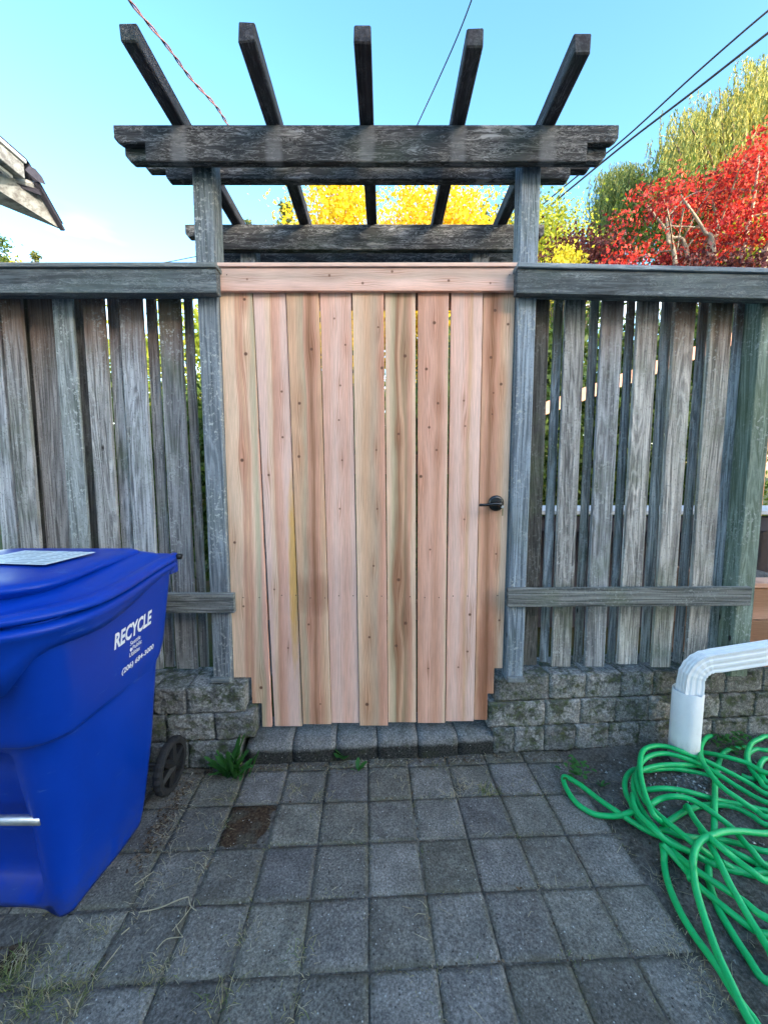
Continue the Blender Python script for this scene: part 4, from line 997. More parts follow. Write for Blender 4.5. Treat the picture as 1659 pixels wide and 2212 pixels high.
# ------------------------------------------------------------------ unseen house behind the viewer, put there to shade the yard
hs = bpy.data.objects.new('house', None); COL.objects.link(hs); hs.location = (3.0, -7.0, 0)
tag(hs, 'unseen two-storey pale house, added behind the viewer to shade the yard', 'house')
hm = box_me('wall', 16.0, 4.0, 5.3, 0); mesh_obj('wall', hm, M['siding'], hs, (3.0, -7.0, -.05))
rv = [(-8.4, -2.5, 5.25), (8.4, -2.5, 5.25), (8.4, 0, 6.4), (-8.4, 0, 6.4), (-8.4, 2.5, 5.25), (8.4, 2.5, 5.25)]
mesh_obj('roof', me_from('roof', rv, [(0, 1, 2, 3), (3, 2, 5, 4), (0, 3, 4), (1, 5, 2), (0, 4, 5, 1)]), M['dark'], hs, (3.0, -7.0, 0))

# ------------------------------------------------------------------ weathered eave at the left edge
ev = thing('neighbouring_house', 'corner of a peeling pale roof eave jutting in at the left edge', 'house', (-3.2, 2.6, 0))
tip = Vector((-2.29, 2.92, 3.015)); p2 = P(0, 437, 2.74); p3 = P(78, 388, 2.70); p4 = P(-60, 400, 2.60); p5 = P(0, 383, 2.62); p6 = P(-60, 360, 2.5)
def slab(name, pts, up, mat, parent):
    pts = [Vector(p) for p in pts]; n = len(pts); o = pts[0]; upv = Vector(up)
    V = [p - o for p in pts] + [p - o + upv for p in pts]; F = [tuple(range(n))[::-1], tuple(range(n, 2 * n))] + [(i, (i + 1) % n, (i + 1) % n + n, i + n) for i in range(n)]
    return mesh_obj(name, me_from(name, V, F), mat, parent, o)
q_tip, q_l = P(134, 496, 2.92), P(-90, 405, 2.62)
q_a, q_b, q_c = P(80, 398, 2.72), P(40, 388, 2.66), P(-90, 356, 2.45)
sl = slab('soffit', [q_tip, q_a, q_b, q_c, q_l], (-.012, .004, .022), M['eave'], ev)
slab('soffit_strip', [P(84, 408, 2.727), P(90, 420, 2.745), P(15, 393, 2.648), P(12, 386, 2.63)], (0, -.006, -.006), M['dark'], sl)
bd = bar_me('rake_board', P(78, 392, 2.70), P(136, 497, 2.92), .03, .018); mesh_obj('rake_board', bd, M['dark'], ev, P(78, 392, 2.70))
# trough gutter running towards the viewer, with a torn shingle flap at its end
def gut(xo, z0, z1, mat, name, w, y1):
    a = P(60, 357, 2.67); mesh_obj(name, box_me(name, w, 1.6, z1 - z0, .003), mat, ev, (a.x + xo, y1 - .8, z0))
ga_ = P(58, 352, 2.67)
gut(-.006, ga_.z - .012, ga_.z + .012, M['white'], 'gutter_lip', .02, 2.66)
gut(-.045, ga_.z - .105, ga_.z - .012, M['eave'], 'gutter', .07, 2.655)
gut(-.07, ga_.z - .125, ga_.z - .106, M['white'], 'gutter_bead', .03, 2.62)
slab('shingle_flap', [P(54, 366, 2.66), P(62, 358, 2.68), P(75, 365, 2.69), P(90, 383, 2.70), P(97, 398, 2.71), P(84, 392, 2.69), P(74, 391, 2.69)], (0, .006, .008), M['dark'], ev)
slab('roof', [P(58, 346, 2.67) + Vector((0, .02, 0)), q_tip + Vector((.0, .02, .05)), q_l + Vector((-2.2, 1.2, 1.3)), Vector((-4.2, 0.9, 4.3)), Vector((-2.33, .9, ga_.z + .03))], (-.02, .0, .03), M['dark'], ev)
mesh_obj('wall', box_me('wall', 1.6, 1.9, 3.2, 0), M['siding'], ev, (-3.75, 1.75, -.02))

# ------------------------------------------------------------------ overhead cables
def wire(pts, rad, mat, label, Ys, twist=0.0, sag=0.0):
    w3 = [P(x, y, Y) for (x, y), Y in zip(pts, Ys)]; sm = catmull(w3, 8); V, F = [], []
    if twist:
        for ph in (0, math.pi):
            tube([p + Vector((math.cos(i * .9 + ph), 0, math.sin(i * .9 + ph))) * rad * 1.3 for i, p in enumerate(sm)], rad, 5, V, F)
    else: tube(sm, rad, 6, V, F)
    o = w3[0]; ob = mesh_obj('overhead_cable', me_from('overhead_cable', [v - o for v in V], F, True), mat, None, o)
    return tag(ob, label, 'cable', 'overhead cables')
wire([(-170, -620), (60, -300), (215, -95), (280, 0), (360, 97), (413, 169), (465, 226), (496, 274), (540, 335)], .010, M['wire2'], 'reddish twisted cable crossing the sky at upper left', [2.5, 3.8, 4.6, 5, 5.4, 5.8, 6.1, 6.4, 6.7], twist=1)
wire([(1190, -560), (1110, -280), (1050, -100), (1018, 0), (985, 85), (945, 175), (900, 272), (870, 340)], .009, M['wire'], 'wavy thin dark cable rising behind the arbor beam', [2.6, 3.8, 4.6, 5, 5.4, 5.8, 6.2, 6.6])
wire([(1820, -105), (1659, 22), (1500, 160), (1350, 297), (1240, 385), (1165, 447), (1100, 500)], .022, M['wire'], 'upper of the two long cables slanting down at right', [8.6, 9.2, 10.2, 11.6, 12.8, 13.8, 15])
wire([(1820, -55), (1659, 70), (1500, 195), (1350, 310), (1240, 400), (1165, 462), (1100, 512)], .026, M['wire'], 'lower, thicker of the two long cables slanting down at right', [8.4, 9.0, 10.0, 11.4, 12.6, 13.6, 15])
wire([(250, 596), (330, 572), (380, 562), (425, 553), (500, 538)], .012, M['wire'], 'short thin cable just above the left fence', [12, 12, 12, 12, 12])
wire([(1155, 548), (1300, 549), (1450, 550), (1659, 545), (1750, 540)], .010, M['wire'], 'faint level cable low behind the red maple at right', [14, 14, 14, 14, 14])
pb = P(757, 400, 24); V, F = tube([(0, 0, 0), (0, 0, pb.z + .6)], [.15, .11], 10)
up_ = thing('utility_pole', 'thin grey utility pole top among the yellow trees', 'utility pole', (pb.x, 24, 0))
mesh_obj('pole', me_from('pole', V, F), M['palebark'], up_, (pb.x, 24, 0)); mesh_obj('crossarm', box_me('crossarm', 1.4, .1, .1, .01), M['palebark'], up_, (pb.x, 23.84, pb.z - .5))

# ------------------------------------------------------------------ things glimpsed through and past the right fence
pl = thing('planter_box', 'brown wooden planter box past the right end of the fence', 'planter', (2.05, 2.05, 0))
for k, zz in enumerate((.10, .262, .424, .586)):
    mesh_obj('plank', box_me('plank', .56, .035, .158, .003, .001, seed=k), M['cedarbox'], pl, (1.98, 1.80, zz)); mesh_obj('plank', box_me('plank', .035, .55, .158, .003, .001, seed=k), M['cedarbox'], pl, (1.72, 2.095, zz))
mesh_obj('rim_board', box_me('rim_board', .62, .11, .022, .002), M['cedarbox'], pl, (1.99, 1.825, .746)); mesh_obj('soil_fill', box_me('soil_fill', .5, .5, .05, .0), M['soil'], pl, (1.99, 2.1, .66))
bn = thing('garden_bench', 'pale grey slatted bench top behind the right fence', 'bench', (2.2, 2.75, 0))
for k in range(4): mesh_obj('slat', box_me('slat', 2.4, .10, .028, .004), M['deck'], bn, (2.0, 2.55 + k * .115, 1.02 - .0 * k))
mesh_obj('apron', box_me('apron', 2.3, .03, .10, .003), M['dark'], bn, (2.0, 2.56, .905)); mesh_obj('dark_backing', box_me('dark_backing', 2.3, .02, .82, .003), M['dark'], bn, (2.0, 3.0, .06))  # panel behind the bench is added to darken the view beneath it
for xx in (.95, 3.05): mesh_obj('leg', box_me('leg', .07, .35, .99, .004), M['deck'], bn, (xx, 2.72, .03))
sh = thing('deck_step', 'pale blue-grey deck step low behind the right fence', 'step', (2.2, 3.3, 0))
for k, (zz, yy) in enumerate(((.80, 2.95), (.62, 3.1))): mesh_obj('tread', box_me('tread', 2.6, .28, .05, .004), M['deck'], sh, (2.1, yy + .2, zz))
mesh_obj('riser', box_me('riser', 2.6, .03, .55, .003), M['dark'], sh, (2.1, 3.46, .06))
hr = thing('stair_handrail', 'slanting orange-brown wooden handrail behind the right fence', 'handrail', (2.4, 3.9, 0))
a_, b_ = P(1170, 885, 3.9), P(1520, 755, 3.9); mesh_obj('rail', bar_me('rail', a_, b_ + (b_ - a_) * .5, .04, .12), M['orangewood'], hr, a_)
for t_ in (-.05, 1.45): 
    q = a_ + (b_ - a_) * t_; mesh_obj('post', box_me('post', .06, .06, q.z - .03, .004), M['orangewood'], hr, (q.x, q.y + .045, .03))

# ------------------------------------------------------------------ foliage
def leaves_mesh(name, C, size, rng, kind='leaf', droop=0.0, aspect=.55, nrm_bias=None):
    """C (n,3) leaf centres; every leaf a folded diamond of two triangles with its own tilt and size"""
    n = len(C); s = size * rng.uniform(.6, 1.35, n)[:, None]
    d = rng.normal(size=(n, 3)); d[:, 2] -= droop * 2.2; d /= np.linalg.norm(d, axis=1)[:, None]
    b = rng.normal(size=(n, 3)); b -= d * (b * d).sum(1)[:, None]; b /= np.linalg.norm(b, axis=1)[:, None]
    nn = np.cross(d, b)
    V = np.empty((n, 4, 3)); V[:, 0] = C - d * s * .5; V[:, 1] = C + b * s * aspect * .5 + nn * s * .08; V[:, 2] = C + d * s * .5; V[:, 3] = C - b * s * aspect * .5 + nn * s * .08
    me = bpy.data.meshes.new(name); me.vertices.add(n * 4); me.vertices.foreach_set('co', V.reshape(-1))
    me.loops.add(n * 4); me.loops.foreach_set('vertex_index', np.arange(n * 4, dtype=np.int32))
    me.polygons.add(n); me.polygons.foreach_set('loop_start', np.arange(0, n * 4, 4, dtype=np.int32)); me.polygons.foreach_set('loop_total', np.full(n, 4, dtype=np.int32))
    me.update(); me.validate(); return me
def clump_points(rng, ctr, rad, n_cl, per, csz, shell=.55, flat=.7, top=0.0):
    """clumps spread through an ellipsoid, denser towards its outside; gaps stay between them"""
    u = rng.normal(size=(n_cl, 3)); u /= np.linalg.norm(u, axis=1)[:, None]
    r = (shell + (1 - shell) * rng.random(n_cl) ** .6) * rng.uniform(.82, 1.12, n_cl)
    K = u * r[:, None] * np.array(rad) + np.array(ctr)
    ks = csz * rng.uniform(.55, 1.4, n_cl)
    P_ = np.repeat(K, per, 0) + rng.normal(size=(n_cl * per, 3)) * np.repeat(ks, per)[:, None] * np.array([1, 1, flat]) * .5
    return P_, K
def branchy(root, K, ctr, rng, base_r, V, F, n=16, start=.35):
    """trunk to the crown's middle and limbs to some of the clumps"""
    root = Vector(root); c = Vector(ctr); mid = root.lerp(c, .55) + Vector((rng.normal() * .1, rng.normal() * .1, 0)) * (c - root).length * .1
    tr = catmull([root, root.lerp(mid, .5), mid, c], 5); tube(tr, [base_r * (1 - .75 * i / (len(tr) - 1)) for i in range(len(tr))], 9, V, F)
    for k in rng.choice(len(K), min(n, len(K)), replace=False):
        e = Vector(K[k]); s = tr[int(len(tr) * rng.uniform(start, .9))]; m = s.lerp(e, .5) + Vector((0, 0, .12 * (e - s).length))
        q = catmull([s, m, e], 4); tube(q, [base_r * .42 * (1 - .85 * i / (len(q) - 1)) for i in range(len(q))], 6, V, F)
def tree(name, label, cat, root, ctr, rad, n_cl, per, csz, lsz, leafmat, barkmat, seed, base_r=.15, group=None, shell=.5, flat=.7, limbs=16, aspect=.6, parts=('crown', 'trunk'), droop=.15):
    rng = np.random.default_rng(seed); t = thing(name, label, cat, root, group)
    C, K = clump_points(rng, ctr, rad, n_cl, per, csz, shell, flat)
    C = C[C[:, 2] > root[2] + .05]
    me = leaves_mesh(parts[0], C - np.array(root), lsz, rng, aspect=aspect, droop=droop); mesh_obj(parts[0], me, leafmat, t, root)
    V, F = [], []; branchy(root, K, ctr, rng, base_r, V, F, limbs)
    mesh_obj(parts[1], me_from(parts[1], [v - Vector(root) for v in V], F, True), barkmat, t, root)
    return t
L = dict(
    yellow=mat_leaf('yellow_leaves', [(.34, .34, .03), (.62, .50, .03), (.68, .52, .03), (.44, .32, .02), (.72, .60, .08)], tfac=.45),
    gold=mat_leaf('golden_leaves', [(.62, .34, .02), (.70, .50, .03), (.40, .36, .03), (.66, .42, .02), (.72, .60, .06)], tfac=.45),
    ygreen=mat_leaf('yellow_green_leaves', [(.16, .24, .03), (.28, .34, .04), (.38, .40, .05), (.12, .2, .03)]),
    willow=mat_leaf('willow_leaves', [(.07, .12, .035), (.11, .16, .04), (.20, .22, .06), (.05, .10, .03)], tfac=.3),
    willowy=mat_leaf('yellowing_willow_leaves', [(.12, .17, .045), (.22, .25, .06), (.33, .32, .09), (.08, .13, .04)], tfac=.3),
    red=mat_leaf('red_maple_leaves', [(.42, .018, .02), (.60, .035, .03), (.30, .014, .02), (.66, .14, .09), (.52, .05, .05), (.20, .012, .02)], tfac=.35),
    shade_red=mat_leaf('maroon_shade_leaves', [(.12, .008, .014), (.20, .014, .02), (.30, .03, .02), (.08, .006, .012)], tfac=.3),
    purple=mat_leaf('purple_leaves', [(.05, .015, .022), (.10, .03, .035), (.035, .012, .018)]),
    lime=mat_leaf('lime_yellow_leaves', [(.5, .46, .04), (.62, .54, .06), (.4, .42, .04)]),
    green=mat_leaf('green_leaves', [(.035, .07, .018), (.06, .11, .025), (.09, .14, .03)]),
    conifer=mat_leaf('conifer_needles', [(.05, .085, .03), (.09, .12, .035), (.16, .18, .05)]),
    weed=mat_leaf('weed_leaves', [(.035, .12, .03), (.05, .17, .04), (.03, .10, .028)], rough=.45),
    grassm=mat_leaf('grass_blades', [(.10, .16, .04), (.24, .25, .09), (.34, .30, .15), (.05, .10, .025)], rough=.6),
    straw=mat_leaf('dry_straw', [(.34, .29, .19), (.46, .42, .32), (.24, .19, .12)], rough=.7),
)
def at(x, y, Y): return tuple(P(x, y, Y))
def ground_at(x, Y, z=.03): p = P(x, 800, Y); return (p.x, Y, z)
c = at(720, 500, 11); tree('yellow_tree', 'bright yellow autumn tree rising behind the gate, left of the middle rafter', 'tree', ground_at(720, 11), (c[0], 11, 6.4), (1.35, 1.4, 2.5), 85, 300, .75, .105, L['yellow'], M['bark'], 1, .14, group='trees behind the fence')
c = at(925, 500, 11.6); tree('golden_tree', 'orange-gold autumn tree rising behind the gate, right of the middle rafter', 'tree', ground_at(925, 11.6), (c[0], 11.6, 6.5), (1.9, 1.5, 2.75), 105, 300, .8, .105, L['gold'], M['bark'], 2, .15, group='trees behind the fence')
c = at(985, 490, 10.4); tree('yellow_tree', 'smaller lemon-yellow tree in front of the golden one', 'tree', ground_at(985, 10.4), (c[0], 10.4, 5.9), (1.15, 1.2, 2.2), 62, 270, .7, .10, L['yellow'], M['bark'], 12, .12, group='trees behind the fence')
c = at(1150, 520, 13); tree('leafy_tree', 'light yellow-green leafy tree beside the right arbor post', 'tree', ground_at(1150, 13), (c[0], 13, 6.4), (1.75, 1.6, 3.6), 170, 220, .8, .11, L['ygreen'], M['bark'], 3, .16, group='trees behind the fence')
c = at(1100, 470, 17); tree('leafy_tree', 'dim green tree between the golden tree and the right arbor post', 'tree', ground_at(1080, 17), (c[0], 17, 8.2), (2.0, 1.6, 4.6), 90, 120, 1.0, .16, L['green'], M['bark'], 33, .16, group='trees behind the fence')
tree('dark_shrub', 'dark purple-leaved shrub above the right fence rail', 'shrub', ground_at(1240, 9), at(1250, 575, 9), (.95, .6, .62), 60, 90, .42, .08, L['purple'], M['bark'], 4, .05, group='shrubs behind the fence')
tree('lime_shrub', 'small lime-yellow shrub just above the right fence rail', 'shrub', ground_at(1215, 8), at(1218, 590, 8), (.42, .4, .42), 36, 90, .26, .07, L['lime'], M['bark'], 5, .04, group='shrubs behind the fence')
# red maple with a layered crown
rng = np.random.default_rng(6); mroot = (P(1560, 800, 6.2).x, 6.2, .03)
mp = thing('red_maple', 'scarlet maple tree spreading above the right fence', 'tree', mroot)
pads = [(1480, 415, 55, 34), (1420, 425, 45, 28), (1390, 455, 50, 24), (1350, 540, 52, 26), (1420, 545, 60, 26), (1500, 530, 60, 44), (1545, 500, 55, 52), (1555, 440, 60, 40), (1600, 370, 70, 48), (1650, 310, 60, 44),
        (1700, 350, 80, 60), (1640, 420, 60, 44), (1560, 365, 45, 28), (1700, 440, 80, 60), (1440, 395, 34, 18), (1385, 420, 36, 18), (1465, 560, 60, 24), (1335, 570, 40, 18), (1610, 460, 46, 36), (1520, 560, 50, 22), (1380, 565, 60, 22), (1780, 400, 90, 80), (1665, 275, 40, 22)]
CL, CD, KL = [], [], []
for n_, (x, y, rx, ry) in enumerate(pads):
    Yp = 6.2 + rng.uniform(-.9, .9); k = np.array(P(x, y + 14, Yp)); t_ = Yp / 870
    m_ = int(4 + rx * ry / 260 * (.5 if x < 1450 else 1.0)); sub = k + np.clip(rng.normal(size=(m_, 3)), -1.5, 1.5) * np.array([rx * t_ * .5, .3, ry * t_ * .42])
    KL += list(sub)
    for s_ in sub:                                           # every spray a flat drooping fan of leaves
        q_ = s_ + rng.normal(size=(52, 3)) * np.array([.11, .13, .03]); q_[:, 2] -= .55 * np.abs(q_[:, 0] - s_[0])
        (CD if rng.random() < (.5 if n_ in (8, 9, 10, 4, 16, 11) else .22) else CL).append(q_)  # maroon sprays put the crown's inner shadows into the leaf colour
CL = np.concatenate(CL); CD = np.concatenate(CD)
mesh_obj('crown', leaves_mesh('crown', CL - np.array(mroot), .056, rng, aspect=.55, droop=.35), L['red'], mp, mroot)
mesh_obj('shaded_foliage', leaves_mesh('shaded_foliage', CD - np.array(mroot), .056, rng, aspect=.55, droop=.35), L['shade_red'], mp, mroot)
V, F = [], []
for (x0, x1, x2, y2) in ((1560, 1545, 1470, 420), (1570, 1600, 1640, 330), (1555, 1490, 1395, 440), (1580, 1650, 1690, 400), (1550, 1460, 1440, 470), (1560, 1530, 1540, 430)):
    a = Vector(mroot) + Vector((rng.normal() * .06, 0, 0)); Yd = 6.0 + rng.uniform(-.5, .4)
    q = catmull([a, a + Vector((rng.normal() * .1, -.1, .9)), P(x1, 575, Yd), P((x1 + x2) / 2 + rng.normal() * 10, (575 + y2) / 2, Yd), P(x2, y2, Yd)], 6); tube(q, [.05 * (1 - .75 * i / (len(q) - 1)) for i in range(len(q))], 7, V, F)
    for _ in range(7):
        s = q[int(rng.integers(10, len(q)))]; e = Vector(KL[int(rng.integers(len(KL)))])
        if (e - s).length < 1.3: tube(catmull([s, s.lerp(e, .5) + Vector((0, 0, .08)), e], 4), [.014, .013, .012, .011, .010, .009, .008, .007, .005], 5, V, F)
mesh_obj('trunk', me_from('trunk', [v - Vector(mroot) for v in V], F, True), M['palebark'], mp, mroot)
# weeping willows
def willow(label, x, Y, crown, seed, mat, n_str, smin, smax, root_x=None):
    rng = np.random.default_rng(seed); root = ground_at(root_x or x, Y); t = thing('willow_tree', label, 'tree', root, 'trees behind the fence')
    CC, KK = [], []
    for (cx, cy, rx, ry, share) in crown:
        m = int(n_str * share); px = cx + rng.normal(size=m) * rx * .5; py = cy + np.abs(rng.normal(size=m)) * ry * .55
        for a_, b_ in zip(px, py):
            Yk = Y + rng.normal() * 1.6; k = np.array(P(a_, b_, Yk)); KK.append(k); ln_ = rng.uniform(smin, smax); npt = int(ln_ * 19)
            tt = np.linspace(0, 1, npt); sway = np.cumsum(rng.normal(size=(npt, 2)) * .018, 0) + rng.normal(size=2) * .12 * tt[:, None]
            pt = np.stack([k[0] + sway[:, 0], k[1] + sway[:, 1], k[2] - tt * ln_], 1); CC.append(pt + rng.normal(size=pt.shape) * .03)
    C = np.concatenate(CC); C = C[C[:, 2] > .4]; me = leaves_mesh('crown', C - np.array(root), .21, rng, aspect=.22, droop=1.5); mesh_obj('crown', me, mat, t, root)
    V, F = [], []; K = np.array(KK); ctr = K.mean(0) - np.array([0, 0, 1.5]); branchy(root, K, ctr, rng, .34, V, F, 26, .5)
    mesh_obj('trunk', me_from('trunk', [v - Vector(root) for v in V], F, True), M['bark'], t, root)
willow('tall weeping willow with yellowing strands at the upper right edge', 1560, 19, [(1520, 235, 70, 110, .3), (1600, 190, 75, 90, .25), (1650, 120, 50, 80, .12), (1470, 300, 55, 90, .2), (1730, 170, 100, 120, .2), (1600, 320, 110, 110, .3)], 7, L['willowy'], 1050, 1.2, 3.4)
willow('darker weeping willow clump left of the tall willow', 1460, 22, [(1440, 370, 40, 100, .4), (1470, 320, 50, 100, .4), (1520, 400, 70, 90, .4)], 8, L['willow'], 620, 1.2, 3.2)
willow('slim dark green willow just right of the arbor beam end', 1330, 24, [(1325, 370, 34, 70, .5), (1355, 350, 36, 90, .5), (1310, 430, 36, 70, .3), (1385, 365, 20, 60, .2)], 9, L['willow'], 620, 1.5, 3.6)
tree('green_bush', 'mixed green bush low at the right edge behind the maple', 'bush', ground_at(1640, 8.6), at(1640, 530, 8.6), (1.1, .8, 1.0), 70, 90, .5, .10, L['ygreen'], M['bark'], 10, .06, group='shrubs behind the fence')
tree('green_bush', 'dull green bush behind the lower maple leaves', 'bush', ground_at(1470, 9.2), at(1480, 500, 9.2), (1.3, .8, 1.2), 80, 90, .5, .10, L['green'], M['bark'], 11, .06, group='shrubs behind the fence')
tree('dark_shrub', 'dark reddish shrub under the maple at the right rail', 'shrub', ground_at(1530, 5.6), at(1540, 592, 5.6), (.55, .4, .22), 30, 80, .25, .06, L['purple'], M['bark'], 13, .03, group='shrubs behind the fence')
# conifer tips and far trees
def conifer(label, x, y, Y, w, seed, h=None):
    rng = np.random.default_rng(seed); top = P(x, y, Y); root = (top.x, Y, .03); t = thing('conifer_tree', label, 'tree', root, 'trees behind the fence'); CC = []
    H = top.z; V, F = tube([Vector((0, 0, 0)), Vector((0, 0, H - .2))], [.16, .02], 8)
    for k in range(90):
        f = rng.random() ** .8; zc = H - f * H * .75; ln_ = w * (.12 + f) * rng.uniform(.7, 1.1); a_ = rng.uniform(0, 6.28); d_ = np.array([math.cos(a_), math.sin(a_), .35])
        tt = rng.random(70) ** .7; CC.append(np.array([0, 0, zc]) + d_ * ln_ * tt[:, None] + rng.normal(size=(70, 3)) * .06)
    mesh_obj('crown', leaves_mesh('crown', np.concatenate(CC), .13, rng, aspect=.35), L['conifer'], t, root); mesh_obj('trunk', me_from('trunk', V, F), M['bark'], t, root)
conifer('green conifer tip just above the rear arbor beam at left', 540, 458, 13, 1.1, 21)
conifer('green conifer with ragged branches left of the yellow tree', 618, 446, 12, 1.2, 22)
conifer('small conifer tip above the left fence rail', 74, 543, 14, .7, 23)
tree('yellow_bush', 'small yellow treetop at the far left above the fence rail', 'tree', ground_at(8, 13), at(8, 590, 13), (.35, .4, .4), 22, 60, .3, .1, L['lime'], M['bark'], 24, .05)
tree('yellow_bush', 'tiny yellow treetop beside the small conifer at left', 'tree', ground_at(42, 13.5), at(42, 590, 13.5), (.26, .3, .3), 18, 60, .26, .1, L['lime'], M['bark'], 25, .05)
tree('dark_tree', 'sparse dark treetop at the far left edge below the eave', 'tree', ground_at(-30, 12), at(-22, 545, 12), (.45, .4, .6), 20, 50, .3, .1, L['green'], M['bark'], 26, .06)
# shrubs close behind the fence, seen through the gaps
sr = [(-2.9, 4.4, 2.1, 'leafy green shrub behind the leftmost fence boards'), (1.35, 4.9, 3.0, 'leafy green shrub behind the fence right of the right gate post'), (2.5, 5.0, 3.05, 'leafy green shrub behind the middle of the right fence'), (3.7, 4.9, 3.05, 'leafy green shrub behind the right end of the fence'), (-1.75, 4.2, 2.2, 'leafy green shrub behind the far left fence boards'), (-.95, 3.8, 2.15, 'leafy green shrub behind the fence beside the left gate post'), (-.15, 4.3, 2.2, 'leafy green shrub behind the left half of the gate'), (.62, 4.1, 2.1, 'leafy green shrub behind the right half of the gate')]
for k, (x, y, h, lb) in enumerate(sr):
    tree('green_shrub', lb, 'shrub', (x, y, .03), (x, y, h * .56), (.68 + .35 * (y > 4.8), .5, h * .52), 130 + 110 * (y > 4.8), 90, .36, .075, L['green'], M['bark'], 40 + k, .04, group='shrubs behind the fence')
c = at(430, 640, 9); tree('yellow_green_tree', 'yellow-green tree behind the left fence gaps', 'tree', ground_at(430, 9), (c[0], 9, 3.6), (2.2, 1.2, 1.35), 110, 100, .7, .12, L['ygreen'], M['bark'], 50, .1, group='trees behind the fence')

# ------------------------------------------------------------------ weeds, grass, straw, gravel
def leaf_blade(V, F, base, d, L_, w, curl=.3, up=.6, n=6, lobe=0.0):
    """one strap or oval leaf arching out from base"""
    d = Vector((d[0], d[1], 0)).normalized(); sd = Vector((-d.y, d.x, 0)); b0 = len(V)
    for i in range(n + 1):
        t = i / n; p = Vector(base) + d * L_ * t * (1 - .15 * t) + Vector((0, 0, L_ * (up * t - curl * t * t * 1.6)))
        ww = w * math.sin(math.pi * min(1, .08 + .92 * t)) ** .7 * (1 + lobe * math.sin(i * 2.9))
        V.append(p - sd * ww + Vector((0, 0, ww * .3))); V.append(p); V.append(p + sd * ww + Vector((0, 0, ww * .3)))
    for i in range(n):
        a = b0 + i * 3; F.append((a, a + 1, a + 4, a + 3)); F.append((a + 1, a + 2, a + 5, a + 4))
def weed(name, label, pos, specs, seed):
    r = random.Random(seed); V, F = [], []; t = thing(name, label, 'weed', pos, 'weeds in the patio joints')
    for (n, L_, w, up, curl, spread, lobe) in specs:
        for k in range(n):
            a = r.uniform(0, 6.283); s = r.uniform(.65, 1.2)
            VV, FF = [], []; b = (r.gauss(0, spread), r.gauss(0, spread * .5), r.uniform(0, .01)); leaf_blade(VV, FF, b, (math.cos(a), math.sin(a)), L_ * s, w * s, curl * r.uniform(.6, 1.3), up * r.uniform(.7, 1.3), 6, lobe)
            mesh_obj('leaf', me_from('leaf', VV, FF, True), L['weed'], t, pos)
    return t
q = G(505, 1668); weed('dandelion_weed', 'leafy green dandelion weed growing at the wall beside the cart wheel', (q.x, q.y - .02, -.005), [(14, .09, .011, 1.1, .3, .022, .3), (20, .075, .0095, 2.0, .2, .026, .35), (16, .05, .008, 2.2, .3, .028, .3)], 1)
q = G(742, 1640); weed('plantain_weed', 'round-leaved plantain weed growing at the threshold', (q.x, q.y + .005, .0), [(4, .062, .024, .9, .2, .008, 0)], 6)
q = G(775, 1665); weed('plantain_weed', 'small pointed weed right of the round-leaved plantain', (q.x, q.y, -.004), [(4, .052, .010, 1.0, .2, .008, .1)], 3)
q = G(1250, 1690); wv = weed('leafy_weed', 'bushy small-leaved green weed at the wall left of the hose', (q.x, q.y + .03, -.004), [(0, 0, 0, 0, 0, 0, 0)], 4)
r_ = random.Random(5)
for k in range(46):
    VV, FF = [], []; a = r_.uniform(0, 6.28); z = r_.uniform(.0, .075); leaf_blade(VV, FF, (r_.gauss(0, .022), r_.gauss(0, .02) - .012, z), (math.cos(a), math.sin(a)), r_.uniform(.02, .034), r_.uniform(.005, .008), .3, .5, 4); mesh_obj('leaf', me_from('leaf', VV, FF, True), L['weed'], wv, (q.x, q.y + .03, -.004))
q = G(1298, 1700); weed('leafy_weed', 'tiny green sprig beside the bushy weed left of the hose', (q.x, q.y, -.004), [(7, .03, .005, 1.2, .3, .006, 0)], 9)
q = G(1590, 1612, .03); wv = thing('leafy_weed', 'dark leafy weed at the wall above the hose coils', 'weed', (q.x, q.y + .02, 0), 'weeds in the patio joints')
for k in range(50):
    VV, FF = [], []; a = r_.uniform(0, 6.28); leaf_blade(VV, FF, (r_.gauss(0, .05), r_.gauss(0, .02), r_.uniform(.0, .07)), (math.cos(a), math.sin(a)), r_.uniform(.025, .045), r_.uniform(.006, .010), .3, .5, 4); mesh_obj('leaf', me_from('leaf', VV, FF, True), L['weed'], wv, (q.x, q.y + .02, 0))

def blade(V, F, p, a, L_, lean, w=.0011):
    d = Vector((math.cos(a), math.sin(a), 0)); s = Vector((-d.y, d.x, 0)) * w; b = len(V); p = Vector(p)
    m = p + d * L_ * lean * .45 + Vector((0, 0, L_ * (1 - lean) * .6 + .001)); e = p + d * L_ * lean + Vector((0, 0, L_ * (1 - lean) * .75 + .001))
    V += [p - s, p + s, m + s * .8, m - s * .8, e]; F += [(b, b + 1, b + 2, b + 3), (b + 3, b + 2, b + 4)]
rg = random.Random(11)
V, F = [], []; V2, F2 = [], []
def grid_pt(u, v): c = ORG + UX * (u * S) + UY * (v * S); return c
for _ in range(1500):                                         # joint grass, mostly short, in patches
    if rg.random() < .5: u, v = rg.randint(-9, 5), rg.uniform(-9, 1)
    else: u, v = rg.uniform(-9, 5), rg.randint(-9, 1)
    c = grid_pt(u + rg.gauss(0, .02), v + rg.gauss(0, .02)); nz = mnoise.noise((c.x * 4.5, c.y * 4.5, 5))
    if nz < .0 - .12 * (c.x < -.4) or c.y > front_of_wall(c.x): continue
    for _k in range(rg.randint(2, 7)):
        tgt = (V, F) if rg.random() < .55 else (V2, F2)
        blade(*tgt, (c.x + rg.gauss(0, .010), c.y + rg.gauss(0, .010), -.006), rg.uniform(0, 6.283), rg.uniform(.008, .030), rg.uniform(.35, .95), .0008)
